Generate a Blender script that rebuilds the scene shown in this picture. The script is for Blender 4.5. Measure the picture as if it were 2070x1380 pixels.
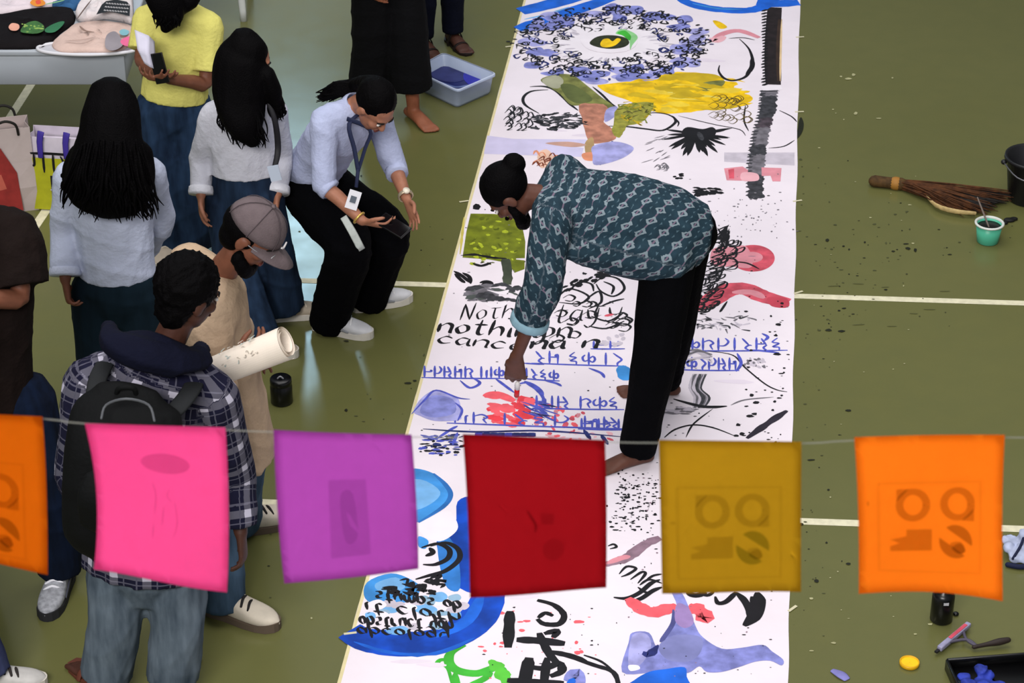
import bpy, bmesh, math, random
import numpy as np
from mathutils import Vector, Matrix
random.seed(7); np.random.seed(7)
SC = bpy.context.scene
COL = SC.collection
for o in list(bpy.data.objects): bpy.data.objects.remove(o)

# ------------------------------------------------------------------ camera, light, exposure
H = 5.7                 # height of the gallery the picture is taken from
K = H / 5.5
PITCH = math.radians(31.0); FPX = 4770.0
cam = bpy.data.cameras.new('camera'); camo = bpy.data.objects.new('camera', cam); COL.objects.link(camo)
camo.location = (0, 0, H); camo.rotation_euler = (math.pi/2 - PITCH, 0, 0)
cam.sensor_width = 36; cam.lens = 36*FPX/2070; cam.clip_end = 200; cam.clip_start = .05
cam.dof.use_dof = True; cam.dof.focus_distance = 9.9; cam.dof.aperture_fstop = 11
SC.camera = camo
SC.view_settings.view_transform = 'Standard'; SC.view_settings.look = 'None'
SC.view_settings.gamma = 1; SC.view_settings.use_curve_mapping = False
SC.view_settings.exposure = 0.20
w = bpy.data.worlds.new('World'); SC.world = w; w.use_nodes = True
w.node_tree.nodes['Background'].inputs[0].default_value = (.80, .86, .98, 1)
w.node_tree.nodes['Background'].inputs[1].default_value = .30
def area(name, loc, target, sx, sy, power, col):
    l = bpy.data.lights.new(name, 'AREA'); l.shape = 'RECTANGLE'; l.size = sx; l.size_y = sy
    l.energy = power; l.color = col
    o = bpy.data.objects.new(name, l); COL.objects.link(o); o.location = loc
    o.rotation_euler = (Vector(target)-Vector(loc)).to_track_quat('-Z', 'Y').to_euler()
    return o
area('ceiling_and_fill_light', (0, 9.5, 9.5), (0, 9.5, 0), 9, 9, 640, (1, .965, .95))
area('ceiling_and_fill_light', (-2.5, -2.5, 8.8), (-.3, 8.2, .6), 6, 3, 1250, (1, .97, .95))  # unseen fill lamp added behind the camera to brighten the cards and fronts
area('clerestory_window_light', (-2.2, 21, 6.0), (-1.2, 10, 0), .75, 2.3, 80, (.50, .80, 1))
area('clerestory_window_light', (-2.3, 21, 2.5), (-1.5, 12, 0), 3.2, 1.6, 10, (.80, .92, 1))

# ------------------------------------------------------------------ pixel -> place helpers
CF = Vector((0, math.cos(PITCH), -math.sin(PITCH))); CU = Vector((0, math.sin(PITCH), math.cos(PITCH)))
def ray(u, v): return CF*FPX + Vector((1, 0, 0))*(u-1035) + CU*(690-v)
def fl(u, v, z=0.0):
    d = ray(u, v); return Vector((0, 0, H)) + d*((z-H)/d.z)
def at(u, v, Y):
    d = ray(u, v); return Vector((0, 0, H)) + d*(Y*K/d.y)

# ------------------------------------------------------------------ materials
def lin(h):
    h = h.lstrip('#'); c = [int(h[i:i+2], 16)/255 for i in (0, 2, 4)]
    return tuple((x/12.92 if x <= .04045 else ((x+.055)/1.055)**2.4) for x in c)+(1,)
MATS = {}
def mat(h, rough=.8, var=.0, scale=20, bump=0., bscale=80, spec=.3, metal=0., trans=0., alpha=1., sheen=0., h2=None):
    key = (h, rough, var, scale, bump, bscale, spec, metal, trans, alpha, sheen, h2)
    if key in MATS: return MATS[key]
    m = bpy.data.materials.new('paint_'+h.strip('#')); m.use_nodes = True
    nt = m.node_tree; b = nt.nodes['Principled BSDF']
    b.inputs['Roughness'].default_value = rough; b.inputs['Specular IOR Level'].default_value = spec
    b.inputs['Metallic'].default_value = metal; b.inputs['Alpha'].default_value = alpha
    b.inputs['Transmission Weight'].default_value = trans; b.inputs['Sheen Weight'].default_value = sheen
    c = lin(h); b.inputs['Base Color'].default_value = c
    tc = nt.nodes.new('ShaderNodeTexCoord')
    if var or h2:
        n = nt.nodes.new('ShaderNodeTexNoise'); n.inputs['Scale'].default_value = scale; n.inputs['Detail'].default_value = 5
        nt.links.new(tc.outputs['Object'], n.inputs['Vector'])
        r = nt.nodes.new('ShaderNodeValToRGB'); r.color_ramp.elements[0].position = .35; r.color_ramp.elements[1].position = .65
        c2 = lin(h2) if h2 else tuple(min(1, x*(1+var)) for x in c[:3])+(1,)
        r.color_ramp.elements[0].color = c if h2 else tuple(x*(1-var) for x in c[:3])+(1,)
        r.color_ramp.elements[1].color = c2
        nt.links.new(n.outputs['Fac'], r.inputs['Fac']); nt.links.new(r.outputs['Color'], b.inputs['Base Color'])
    if bump:
        n2 = nt.nodes.new('ShaderNodeTexNoise'); n2.inputs['Scale'].default_value = bscale; n2.inputs['Detail'].default_value = 4
        nt.links.new(tc.outputs['Object'], n2.inputs['Vector'])
        bp = nt.nodes.new('ShaderNodeBump'); bp.inputs['Strength'].default_value = bump; bp.inputs['Distance'].default_value = .02
        nt.links.new(n2.outputs['Fac'], bp.inputs['Height']); nt.links.new(bp.outputs['Normal'], b.inputs['Normal'])
    MATS[key] = m; return m
def cloth(h, var=.10): return mat(h, .92, var, 14, .25, 60, .12)
def skin(h): return mat(h, .55, .10, 30, .05, 200, .35)
def denim(h, h2):
    t = NT('denim'); tc = t.nt.nodes.new('ShaderNodeTexCoord'); mp_ = t.nt.nodes.new('ShaderNodeMapping'); mp_.inputs['Scale'].default_value = (26, 26, 5); n = t.nt.nodes.new('ShaderNodeTexNoise'); n.inputs['Scale'].default_value = 1.; n.inputs['Detail'].default_value = 6
    t.nt.links.new(tc.outputs['Object'], mp_.inputs[0]); t.nt.links.new(mp_.outputs[0], n.inputs['Vector'])
    f = t.math('MULTIPLY', t.math('SUBTRACT', t.math('ADD', t.math('MULTIPLY', n.outputs['Fac'], .6), t.math('MULTIPLY', t.noise(4.), .5)), .38), 2.8)
    t.put(t.b.inputs['Base Color'], t.mix(f, lin(h), lin(h2))); t.b.inputs['Roughness'].default_value = .93; t.b.inputs['Specular IOR Level'].default_value = .1; return t.m

class NT:                                   # small helper for maths node graphs
    def __init__(s, name):
        s.m = bpy.data.materials.new(name); s.m.use_nodes = True; s.nt = s.m.node_tree; s.b = s.nt.nodes['Principled BSDF']
    def put(s, sock, v):
        if hasattr(v, 'is_output'): s.nt.links.new(v, sock)
        else: sock.default_value = v
    def math(s, op, a, b=0., c=0.):
        n = s.nt.nodes.new('ShaderNodeMath'); n.operation = op
        for i, x in enumerate((a, b, c)): s.put(n.inputs[i], x)
        return n.outputs[0]
    def mix(s, f, a, b):
        n = s.nt.nodes.new('ShaderNodeMix'); n.data_type = 'RGBA'
        s.put(n.inputs[0], f); s.put(n.inputs[6], a); s.put(n.inputs[7], b); return n.outputs[2]
    def attr(s, name):
        a = s.nt.nodes.new('ShaderNodeAttribute'); a.attribute_name = name
        x = s.nt.nodes.new('ShaderNodeSeparateXYZ'); s.nt.links.new(a.outputs['Vector'], x.inputs[0]); return x.outputs
    def noise(s, scale, coord='Object'):
        t = s.nt.nodes.new('ShaderNodeTexCoord'); n = s.nt.nodes.new('ShaderNodeTexNoise')
        n.inputs['Scale'].default_value = scale; n.inputs['Detail'].default_value = 5
        s.nt.links.new(t.outputs[coord], n.inputs['Vector']); return n.outputs['Fac']

def ikat_mat():
    t = NT('ikat_cloth'); a = t.attr('cloth'); u, v = a[0], a[1]
    uu = t.math('ADD', u, t.math('MULTIPLY', v, .62)); P = .082; Q = .056
    f = t.math('ABSOLUTE', t.math('SUBTRACT', t.math('FRACT', t.math('DIVIDE', uu, P)), .5))       # 0 at the line
    row = t.math('FLOOR', t.math('DIVIDE', uu, P))
    vv = t.math('ADD', t.math('DIVIDE', v, Q), t.math('MULTIPLY', row, .5))
    g = t.math('ABSOLUTE', t.math('SUBTRACT', t.math('FRACT', vv), .5))
    jag = t.math('MULTIPLY', t.math('SUBTRACT', t.noise(110), .5), .22)
    s = t.math('ADD', t.math('ADD', t.math('MULTIPLY', f, 1.15), t.math('MULTIPLY', g, .95)), jag)
    dia = t.math('MULTIPLY', t.math('LESS_THAN', s, .36), t.math('GREATER_THAN', s, .17))
    line = t.math('LESS_THAN', f, .045)
    s2 = t.math('ADD', t.math('MULTIPLY', t.math('SUBTRACT', .5, f), 1.3), t.math('MULTIPLY', t.math('SUBTRACT', .5, g), .9))
    small = t.math('LESS_THAN', s2, .13)
    n = t.noise(24)
    base = t.mix(n, lin('#16232c'), lin('#2a4350'))
    c = t.mix(line, base, lin('#6d5f70')); c = t.mix(dia, c, lin('#7b8990')); c = t.mix(small, c, lin('#4a616c'))
    t.put(t.b.inputs['Base Color'], c); t.b.inputs['Roughness'].default_value = .9; t.b.inputs['Specular IOR Level'].default_value = .15
    return t.m
def plaid_mat():
    t = NT('plaid_cloth'); a = t.attr('cloth'); u, v = a[0], a[1]
    def band(x, P, wd, off=0.):
        f = t.math('ABSOLUTE', t.math('SUBTRACT', t.math('FRACT', t.math('ADD', t.math('DIVIDE', x, P), off)), .5))
        return t.math('LESS_THAN', f, wd)
    bu = band(u, .11, .13); bv = band(v, .11, .13); tu = band(u, .11, .025, .3); tv = band(v, .11, .025, .3); tu2 = band(u, .11, .02, .7); tv2 = band(v, .11, .02, .7)
    wsum = t.math('MULTIPLY', t.math('ADD', bu, bv), .5)
    thin = t.math('MAXIMUM', t.math('MAXIMUM', tu, tv), t.math('MAXIMUM', tu2, tv2))
    c = t.mix(t.noise(30), lin('#10101f'), lin('#1c1c33'))
    c = t.mix(t.math('MULTIPLY', t.math('POWER', wsum, 2.4), .7), c, lin('#cfcbdc')); c = t.mix(t.math('MULTIPLY', thin, .15), c, lin('#b9b6cc'))
    both = t.math('MULTIPLY', bu, t.math('MAXIMUM', tv, tv2)); c = t.mix(t.math('MULTIPLY', both, .5), c, lin('#17172a'))
    t.put(t.b.inputs['Base Color'], c); t.b.inputs['Roughness'].default_value = .95; t.b.inputs['Specular IOR Level'].default_value = .1
    return t.m

# ------------------------------------------------------------------ object helpers
def base_of(o): return o['_w'] if '_w' in o else None
WL = {}
def thing(name, label, cat, loc, group=None):
    o = bpy.data.objects.new(name, None); COL.objects.link(o); o.location = loc; o.empty_display_size = .1
    o['label'] = label; o['category'] = cat
    if group: o['group'] = group
    WL[o.name] = Vector(loc); return o
def obj(name, me, m, parent=None, label=None, smooth=True):
    if isinstance(me, bmesh.types.BMesh):
        bm = me; me = bpy.data.meshes.new(name); bm.to_mesh(me); bm.free()
    else: me.name = name
    me.materials.clear()
    for x in (m if isinstance(m, (list, tuple)) else [m]): me.materials.append(x)
    if smooth: me.shade_smooth()
    o = bpy.data.objects.new(name, me); COL.objects.link(o)
    if parent:
        o.parent = parent; o.location = -WL.get(parent.name, Vector((0, 0, 0)))
        WL[o.name] = Vector((0, 0, 0))
    if label: o['label'] = label
    return o
def tag(o, label, cat, group=None, kind=None):
    o['label'] = label; o['category'] = cat
    if group: o['group'] = group
    return o
def rebase(o, loc):
    """put a top-level mesh's origin at loc"""
    loc = Vector(loc); o.data.transform(Matrix.Translation(-loc)); o.location = loc; WL[o.name] = loc; return o

def crom(p0, p1, p2, p3, t):
    return ((p1*2) + (p2-p0)*t + (p0*2-p1*5+p2*4-p3)*t*t + (p1*3-p0-p2*3+p3)*t**3)*.5
def samples(nodes, sub):
    n = len(nodes); out = []
    for i in range(n-1):
        a = nodes[max(i-1, 0)]; b = nodes[i]; c = nodes[i+1]; d = nodes[min(i+2, n-1)]
        for k in range(sub):
            t = k/sub
            out.append(tuple(crom(a[j], b[j], c[j], d[j], t) for j in range(3)))
    out.append(tuple(nodes[-1][:3])); return out
def loft(bm, nodes, side=Vector((1, 0, 0)), seg=12, sub=3, caps=('round', 'round'), rec=None, box=2.0):
    nodes = [(Vector(a[0]), a[1], a[2] if len(a) > 2 else a[1]) for a in nodes]
    sp = samples(nodes, sub); n = len(sp); rings = []; s = 0; side = Vector(side)
    fr = []
    for i, (p, ra, rb) in enumerate(sp):
        t = (sp[min(i+1, n-1)][0]-sp[max(i-1, 0)][0]).normalized()
        a = side - t*side.dot(t)
        if a.length < 1e-3: a = t.orthogonal()
        a.normalize(); b = t.cross(a); fr.append((p, t, a, b, max(ra, .0015), max(rb, .0015), s)); side = a if abs(a.dot(side)) > 0 else side
        if i < n-1: s += (sp[i+1][0]-p).length
        if rec is not None: rec.append((p, t, a, b, ra, rb, fr[-1][6]))
    def ring(p, a, b, ra, rb):
        vs = []
        for k in range(seg):
            th = 2*math.pi*k/seg; c, q = math.cos(th), math.sin(th)
            if box != 2.0:
                c = math.copysign(abs(c)**(2/box), c); q = math.copysign(abs(q)**(2/box), q)
            vs.append(bm.verts.new(p+a*ra*c+b*rb*q))
        return vs
    p, t, a, b, ra, rb, _ = fr[0]
    if caps[0] == 'round':
        r = min(ra, rb)
        for an in (75, 40): rings.append(ring(p-t*r*math.sin(math.radians(an)), a, b, ra*math.cos(math.radians(an)), rb*math.cos(math.radians(an))))
    for (p, t, a, b, ra, rb, _) in fr: rings.append(ring(p, a, b, ra, rb))
    if caps[1] == 'round':
        r = min(ra, rb)
        for an in (40, 75): rings.append(ring(p+t*r*math.sin(math.radians(an)), a, b, ra*math.cos(math.radians(an)), rb*math.cos(math.radians(an))))
    for r0, r1 in zip(rings, rings[1:]):
        for k in range(seg): bm.faces.new((r0[k], r0[(k+1) % seg], r1[(k+1) % seg], r1[k]))
    if caps[0] != 'open': bm.faces.new(list(reversed(rings[0])))
    if caps[1] != 'open': bm.faces.new(rings[-1])
    return fr
def ell(bm, c, r, R=None, seg=14, rings=9):
    M = Matrix.Translation(c) @ ((R.to_4x4() if R is not None else Matrix.Identity(4))) @ Matrix.Diagonal((r[0], r[1], r[2], 1))
    bmesh.ops.create_uvsphere(bm, u_segments=seg, v_segments=rings, radius=1, matrix=M)
def box(bm, c, d, R=None):
    M = Matrix.Translation(c) @ (R.to_4x4() if R is not None else Matrix.Identity(4)) @ Matrix.Diagonal((d[0], d[1], d[2], 1))
    return bmesh.ops.create_cube(bm, size=1, matrix=M)['verts']
def bevel(bm, r, seg=2): bmesh.ops.bevel(bm, geom=bm.edges[:], offset=r, segments=seg, affect='EDGES', profile=.6)
def solid(bm, voxel, smooth=2):
    me = bpy.data.meshes.new('t'); bm.to_mesh(me); bm.free()
    o = bpy.data.objects.new('t', me); COL.objects.link(o)
    m = o.modifiers.new('r', 'REMESH'); m.mode = 'VOXEL'; m.voxel_size = voxel
    if smooth:
        s = o.modifiers.new('s', 'SMOOTH'); s.factor = .5; s.iterations = smooth
    bpy.context.view_layer.update()
    me2 = bpy.data.meshes.new_from_object(o.evaluated_get(bpy.context.evaluated_depsgraph_get()))
    bpy.data.objects.remove(o); bpy.data.meshes.remove(me); return me2
def coords(me):
    c = np.empty(len(me.vertices)*3, np.float32); me.vertices.foreach_get('co', c); return c.reshape(-1, 3)
def folds(me, amp, freq=14, seed=0, stretch=(1, 1, 1), anchor=None):
    """soft creases: warped ridges pushed along the normals"""
    rs = np.random.RandomState(seed); c = coords(me); nrm = np.empty(len(me.vertices)*3, np.float32)
    me.vertices.foreach_get('normal', nrm); nrm = nrm.reshape(-1, 3)
    q = c*np.array(stretch)
    d = np.zeros(len(c))
    for i in range(6):
        k = rs.normal(size=3); k /= np.linalg.norm(k); k2 = rs.normal(size=3)*freq*.5; ph = rs.uniform(0, 6.28, 2)
        f = freq*rs.uniform(.6, 1.8)
        x = np.sin(q@k*f+ph[0]+1.6*np.sin(q@k2+ph[1]))
        d += (1-np.abs(x))**2*rs.uniform(.5, 1)*(.5+.5*np.sin(q@(k2*.7)+ph[1]))
    d = d/2.2-.35
    c += nrm*(d*amp)[:, None]
    me.vertices.foreach_set('co', c.astype(np.float32).ravel()); me.update()
def clothuv(me, recs):
    c = coords(me); best = np.full(len(c), 1e9); uvw = np.zeros((len(c), 3), np.float32)
    off = 0
    for rec in recs:
        for (p, t, a, b, ra, rb, s) in rec:
            d = c-np.array(p); al = d@np.array(t); x = d@np.array(a); y = d@np.array(b)
            dist = np.abs(np.sqrt((x/ra)**2+(y/rb)**2)-1)*min(ra, rb)+np.abs(al)
            m = dist < best; best[m] = dist[m]
            R = (ra+rb)/2
            uvw[m, 0] = s+al[m]+off; uvw[m, 1] = np.arctan2(y[m]/rb, x[m]/ra)*R
        off += .37
    at_ = me.attributes.new('cloth', 'FLOAT_VECTOR', 'POINT'); at_.data.foreach_set('vector', uvw.ravel())

# ------------------------------------------------------------------ flat paint on a plane
class Paint:
    def __init__(s, mp, nrm, step=1.5e-5, z0=0.): s.mp = mp; s.n = Vector(nrm); s.z = z0; s.z0 = z0; s.step = step; s.new()
    def new(s): s.v = []; s.f = []; s.mi = []; s.mats = []
    def mid(s, m):
        if m not in s.mats: s.mats.append(m)
        return s.mats.index(m)
    def up(s): s.z += s.step; return s.n*s.z
    def curve(s, pts, n=None):
        P = [Vector((p[0], p[1], 0)) for p in pts]
        if len(P) == 2: return [P[0].lerp(P[1], i/4) for i in range(5)]
        sp = samples([(p, 0, 0) for p in P], n or 5); return [q[0] for q in sp]
    def stroke(s, pts, w, m, taper=.3, nib=None, n=None, rag=0., straight=False):
        Q = [Vector((p[0], p[1], 0)) for p in pts] if straight else s.curve(pts, n)
        W = [s.mp(q.x, q.y) for q in Q]; h = s.up(); N = len(W); L = []; R = []
        for i, p in enumerate(W):
            d = (W[min(i+1, N-1)]-W[max(i-1, 0)])
            if d.length < 1e-9: d = Vector((1, 0, 0))
            d.normalize(); q = s.n.cross(d)
            t = i/(N-1); ww = w*(taper+(1-taper)*min(1, 4*t, 4*(1-t)))
            if nib is not None: ww *= .3+.9*abs(math.sin(math.atan2(d.y, d.x)-nib))
            if rag: ww *= 1+random.uniform(-rag, rag)
            L.append(p+q*ww/2+h); R.append(p-q*ww/2+h)
        k = len(s.v); s.v += L+R; mi = s.mid(m)
        for i in range(N-1): s.f.append((k+i, k+N+i, k+N+i+1, k+i+1)); s.mi.append(mi)
    def poly(s, pts, m, smooth=True, rag=0.):
        P = [Vector((p[0], p[1], 0)) for p in pts]
        if smooth:
            n = len(P); Q = []
            for i in range(n):
                for k in range(4): Q.append(crom(P[i-1], P[i], P[(i+1) % n], P[(i+2) % n], k/4))
            P = Q
        if rag: P = [p+Vector((random.uniform(-rag, rag), random.uniform(-rag, rag)*.5, 0)) for p in P]
        h = s.up(); W = [s.mp(p.x, p.y)+h for p in P]
        from mathutils.geometry import tessellate_polygon
        k = len(s.v); s.v += W; mi = s.mid(m)
        for t in tessellate_polygon([P]): s.f.append(tuple(k+i for i in t)); s.mi.append(mi)
    def dot(s, u, v, r, m, asp=.55, ang=None):
        n = 7; ph = random.uniform(0, 6); e = random.uniform(.6, 1.7)
        s.poly([(u+r*e*math.cos(ph+i*6.283/n)*random.uniform(.7, 1.2), v+asp*r/e**.5*math.sin(ph+i*6.283/n)*random.uniform(.7, 1.2)) for i in range(n)], m, False)
    def build(s, name, parent=None, label=None, stuff=False):
        me = bpy.data.meshes.new(name); me.from_pydata([tuple(v) for v in s.v], [], s.f); me.update()
        for m in s.mats: me.materials.append(m)
        me.polygons.foreach_set('material_index', s.mi)
        o = bpy.data.objects.new(name, me); COL.objects.link(o)
        # all faces look along the plane's normal
        bm = bmesh.new(); bm.from_mesh(me)
        for f in bm.faces:
            if f.normal.dot(s.n) < 0: f.normal_flip()
        bm.to_mesh(me); bm.free()
        if parent: o.parent = parent; o.location = -WL.get(parent.name, Vector((0, 0, 0)))
        if label: o['label'] = label
        if stuff: o['kind'] = 'stuff'
        s.z = s.z0; s.new(); return o

# ------------------------------------------------------------------ people
BLACKHAIR = mat('#030203', .7, .2, 40, .3, 160, .06)
def frame(face, up):
    f = Vector(face).normalized(); u = Vector(up); u = (u-f*u.dot(f)).normalized(); x = f.cross(u)
    return Matrix((x, f, u)).transposed()            # columns: right, face, crown
def head_shape(bm, c, R, s=1.):
    P = lambda x, y, z: c+R@(Vector((x, y, z))*s)
    E = lambda x, y, z, rx, ry, rz: ell(bm, P(x, y, z), (rx*s, ry*s, rz*s), R, 16, 11)
    E(0, -.012, .03, .076, .097, .086); E(0, .024, -.03, .06, .062, .078); E(0, .045, -.085, .03, .03, .024)
    E(0, .07, .033, .052, .02, .014)                                     # brow
    for sx in (-1, 1): E(sx*.035, .06, -.015, .026, .026, .022)          # cheeks
    loft(bm, [(P(0, .08, .022), .009*s), (P(0, .091, -.002), .012*s), (P(0, .098, -.019), .0165*s)], R@Vector((1, 0, 0)), 8, 2)
    E(0, .083, -.052, .022, .012, .006); E(0, .082, -.062, .019, .012, .006)
    for sx in (-1, 1):
        E(sx*.079, -.01, -.002, .012, .02, .033); E(sx*.082, -.006, .012, .01, .022, .018)
def hand_shape(bm, w, d, n, thumb, curl=.9, s=1., spread=.13, grip=0., tuck=0.):
    """palm and five fingers: d along the fingers, n out of the palm, thumb = unit vector towards the thumb side"""
    d = Vector(d).normalized(); n = Vector(n); n = (n-d*n.dot(d)).normalized(); th = Vector(thumb); th = (th-d*th.dot(d)-n*th.dot(n)).normalized()
    loft(bm, [(w-d*.02*s, .024*s, .019*s), (w+d*.03*s, .034*s, .017*s), (w+d*.065*s, .04*s, .015*s), (w+d*.085*s, .038*s, .013*s)], th, 10, 2)
    for i, (off, L) in enumerate(((.030, .070), (.0105, .080), (-.0105, .074), (-.030, .058))):
        b = w+d*(.082-.006*abs(i-1))*s+th*off*s; dd = (d+th*(spread*(1.2-i*.9))).normalized(); pts = [(b-dd*.025*s, .0095*s)]; p = b; a = 0
        pts.append((p, .0095*s))
        for q, fr in ((.45, .3), (.3, .45), (.25, .25)):
            a += curl*fr*(1+.12*i); p = p+(dd*math.cos(a)+n*math.sin(a))*L*q*s; pts.append((p, (.0092-.0012*len(pts)*.4)*s))
        loft(bm, pts, th, 8, 2)
    b = w+d*.022*s+th*.026*s; t1 = b+(d*(.6+tuck*.5)+th*(.7-tuck*.5)+n*(.25+tuck*.3)).normalized()*.042*s; t2 = t1+(d*.85+th*.25+n*(.35+grip)).normalized()*.03*s; t3 = t2+(d*.9-th*.1+n*(.4+grip)).normalized()*.024*s
    loft(bm, [(b-th*.012*s, .014*s), (b, .013*s), (t1, .0115*s), (t2, .0105*s), (t3, .008*s)], n, 8, 2)
def foot_shape(bm, ank, d, s=1., lr=1):
    d = Vector((d[0], d[1], 0)).normalized(); sd = Vector((-d.y, d.x, 0)); g = Vector((ank.x, ank.y, 0))
    loft(bm, [(g-d*.055*s+Vector((0, 0, .03)), .028*s, .028*s), (g+Vector((0, 0, .042)), .034*s, .04*s), (g+d*.07*s+Vector((0, 0, .034)), .04*s, .032*s), (g+d*.13*s+Vector((0, 0, .02)), .047*s, .019*s), (g+d*.155*s+Vector((0, 0, .016)), .045*s, .015*s)], sd, 12, 3)
    loft(bm, [(ank+Vector((0, 0, .05)), .036*s), (g+Vector((0, 0, .05)), .036*s)], sd, 10, 2)
    for i, (o, L, r) in enumerate(((.034, .055, .0125), (.013, .056, .0095), (-.005, .05, .009), (-.022, .042, .0085), (-.036, .034, .008))):
        b = g+d*.145*s+sd*o*lr*s; loft(bm, [(b+Vector((0, 0, r+.004)), r*s), (b+d*L*.6*s+Vector((0, 0, r+.004)), r*s), (b+d*L*s+Vector((0, 0, r)), r*.9*s)], sd, 8, 2)
def sneaker(root, ank, d, upper, sole_m, lace_m, s=1., name='sneaker', accent=None):
    d = Vector((d[0], d[1], 0)).normalized(); sd = Vector((-d.y, d.x, 0)); g = Vector((ank.x, ank.y, 0))
    bm = bmesh.new(); st = ((-.085, .018, .045), (-.07, .032, .085), (-.035, .037, .1), (0, .038, .105), (.045, .042, .088), (.09, .047, .07), (.14, .049, .056), (.18, .042, .045), (.205, .026, .034), (.215, .01, .026))
    loft(bm, [(g+d*t*s+Vector((0, 0, .015+h*s/2)), wd*s, h*s/2) for t, wd, h in st], sd, 14, 2, box=2.6)
    up = obj(name, solid(bm, .006, 3), upper, root)
    bm = bmesh.new(); st2 = ((-.095, .012), (-.085, .03), (-.04, .04), (.03, .042), (.1, .05), (.15, .051), (.19, .043), (.215, .025), (.223, .008))
    top = []; bot = []
    for t, wd in st2: bot.append((t, wd))
    out = [(t, wd) for t, wd in st2]+[(t, -wd) for t, wd in reversed(st2)]
    vb = [bm.verts.new(g+d*t*s+sd*wd*s+Vector((0, 0, .001))) for t, wd in out]; vt = [bm.verts.new(g+d*t*s+sd*wd*.97*s+Vector((0, 0, .028+(.012 if t > .18 or t < -.06 else 0)))) for t, wd in out]
    n = len(out)
    for i in range(n): bm.faces.new((vb[i], vb[(i+1) % n], vt[(i+1) % n], vt[i]))
    bm.faces.new(list(reversed(vb))); bm.faces.new(vt); bmesh.ops.recalc_face_normals(bm, faces=bm.faces[:])
    obj('sole', bm, sole_m, up, smooth=False)
    for t in (.035, .06, .085, .11):
        bm = bmesh.new(); hz = .019+(.096-(t-.03)*.42)*s
        loft(bm, [(g+d*(t+.008)*s+sd*-.03*s+Vector((0, 0, hz-.012)), .005), (g+d*t*s+Vector((0, 0, hz+.003)), .006), (g+d*(t-.006)*s+sd*.03*s+Vector((0, 0, hz-.012)), .005)], d, 6, 3)
        obj('lace', bm, lace_m, up)
    if accent:
        for q in (-1, 1):
            bm = bmesh.new(); loft(bm, [(g+d*-.02*s+sd*q*.0385*s+Vector((0, 0, .07)), .010, .003), (g+d*.05*s+sd*q*.045*s+Vector((0, 0, .05)), .012, .003), (g+d*.11*s+sd*q*.049*s+Vector((0, 0, .036)), .006, .003)], Vector((0, 0, 1)), 8, 3)
            obj('side_stripe', bm, accent, up)
    return up
def sandal(root, ank, d, m, s=1.):
    d = Vector((d[0], d[1], 0)).normalized(); sd = Vector((-d.y, d.x, 0)); g = Vector((ank.x, ank.y, 0))
    bm = bmesh.new(); st = ((-.08, .02), (-.05, .036), (.03, .038), (.12, .05), (.18, .044), (.215, .02))
    out = [(t, q) for t, q in st]+[(t, -q) for t, q in reversed(st)]
    vb = [bm.verts.new(g+d*t*s+sd*q*s+Vector((0, 0, .001))) for t, q in out]; vt = [bm.verts.new(g+d*t*s+sd*q*s+Vector((0, 0, .014))) for t, q in out]; n = len(out)
    for i in range(n): bm.faces.new((vb[i], vb[(i+1) % n], vt[(i+1) % n], vt[i]))
    bm.faces.new(list(reversed(vb))); bm.faces.new(vt); bmesh.ops.recalc_face_normals(bm, faces=bm.faces[:])
    so = obj('sandal', bm, m, root, smooth=False)
    for t, h in ((.11, .048), (.03, .085)):
        bm = bmesh.new(); loft(bm, [(g+d*t*s+sd*(-.052)*s+Vector((0, 0, .008)), .013, .003), (g+d*t*s+sd*(-.035)*s+Vector((0, 0, h*.8)), .013, .003), (g+d*t*s+Vector((0, 0, h)), .013, .003), (g+d*t*s+sd*.035*s+Vector((0, 0, h*.8)), .013, .003), (g+d*t*s+sd*.052*s+Vector((0, 0, .008)), .013, .003)], d, 8, 4)
        obj('strap', bm, m, so)
    return so
def locks(bm, starts, seedv, n=40):
    rs = random.Random(seedv)
    for i in range(n):
        a = starts[rs.randrange(len(starts))]; p0, p1, L, spread, sd = a
        t = rs.uniform(-1, 1); tip = p1+sd*t*spread*1.05+Vector((rs.uniform(-.015, .015), rs.uniform(-.02, .02), -rs.uniform(.2, 1)*L))
        st = p0.lerp(p1, rs.uniform(0, .6))+sd*t*spread*.72+Vector((0, .03, 0)); m = st.lerp(tip, .5)+Vector((0, -.014, 0))+Vector((rs.uniform(-.02, .02), rs.uniform(-.015, .01), 0)); m2 = st.lerp(tip, .78)+Vector((rs.uniform(-.02, .02), rs.uniform(-.015, .01), 0))
        r = rs.uniform(.004, .0085)
        loft(bm, [(st, r*.8), (m, r), (m2, r*.8), (tip, .0015)], sd, 5, 3)
def joinmesh(a, bm):
    b2 = bmesh.new(); b2.from_mesh(a); tmp = bpy.data.meshes.new('t'); bm.to_mesh(tmp); b2.from_mesh(tmp); bpy.data.meshes.remove(tmp); bm.free(); b2.to_mesh(a); b2.free(); return a

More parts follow.
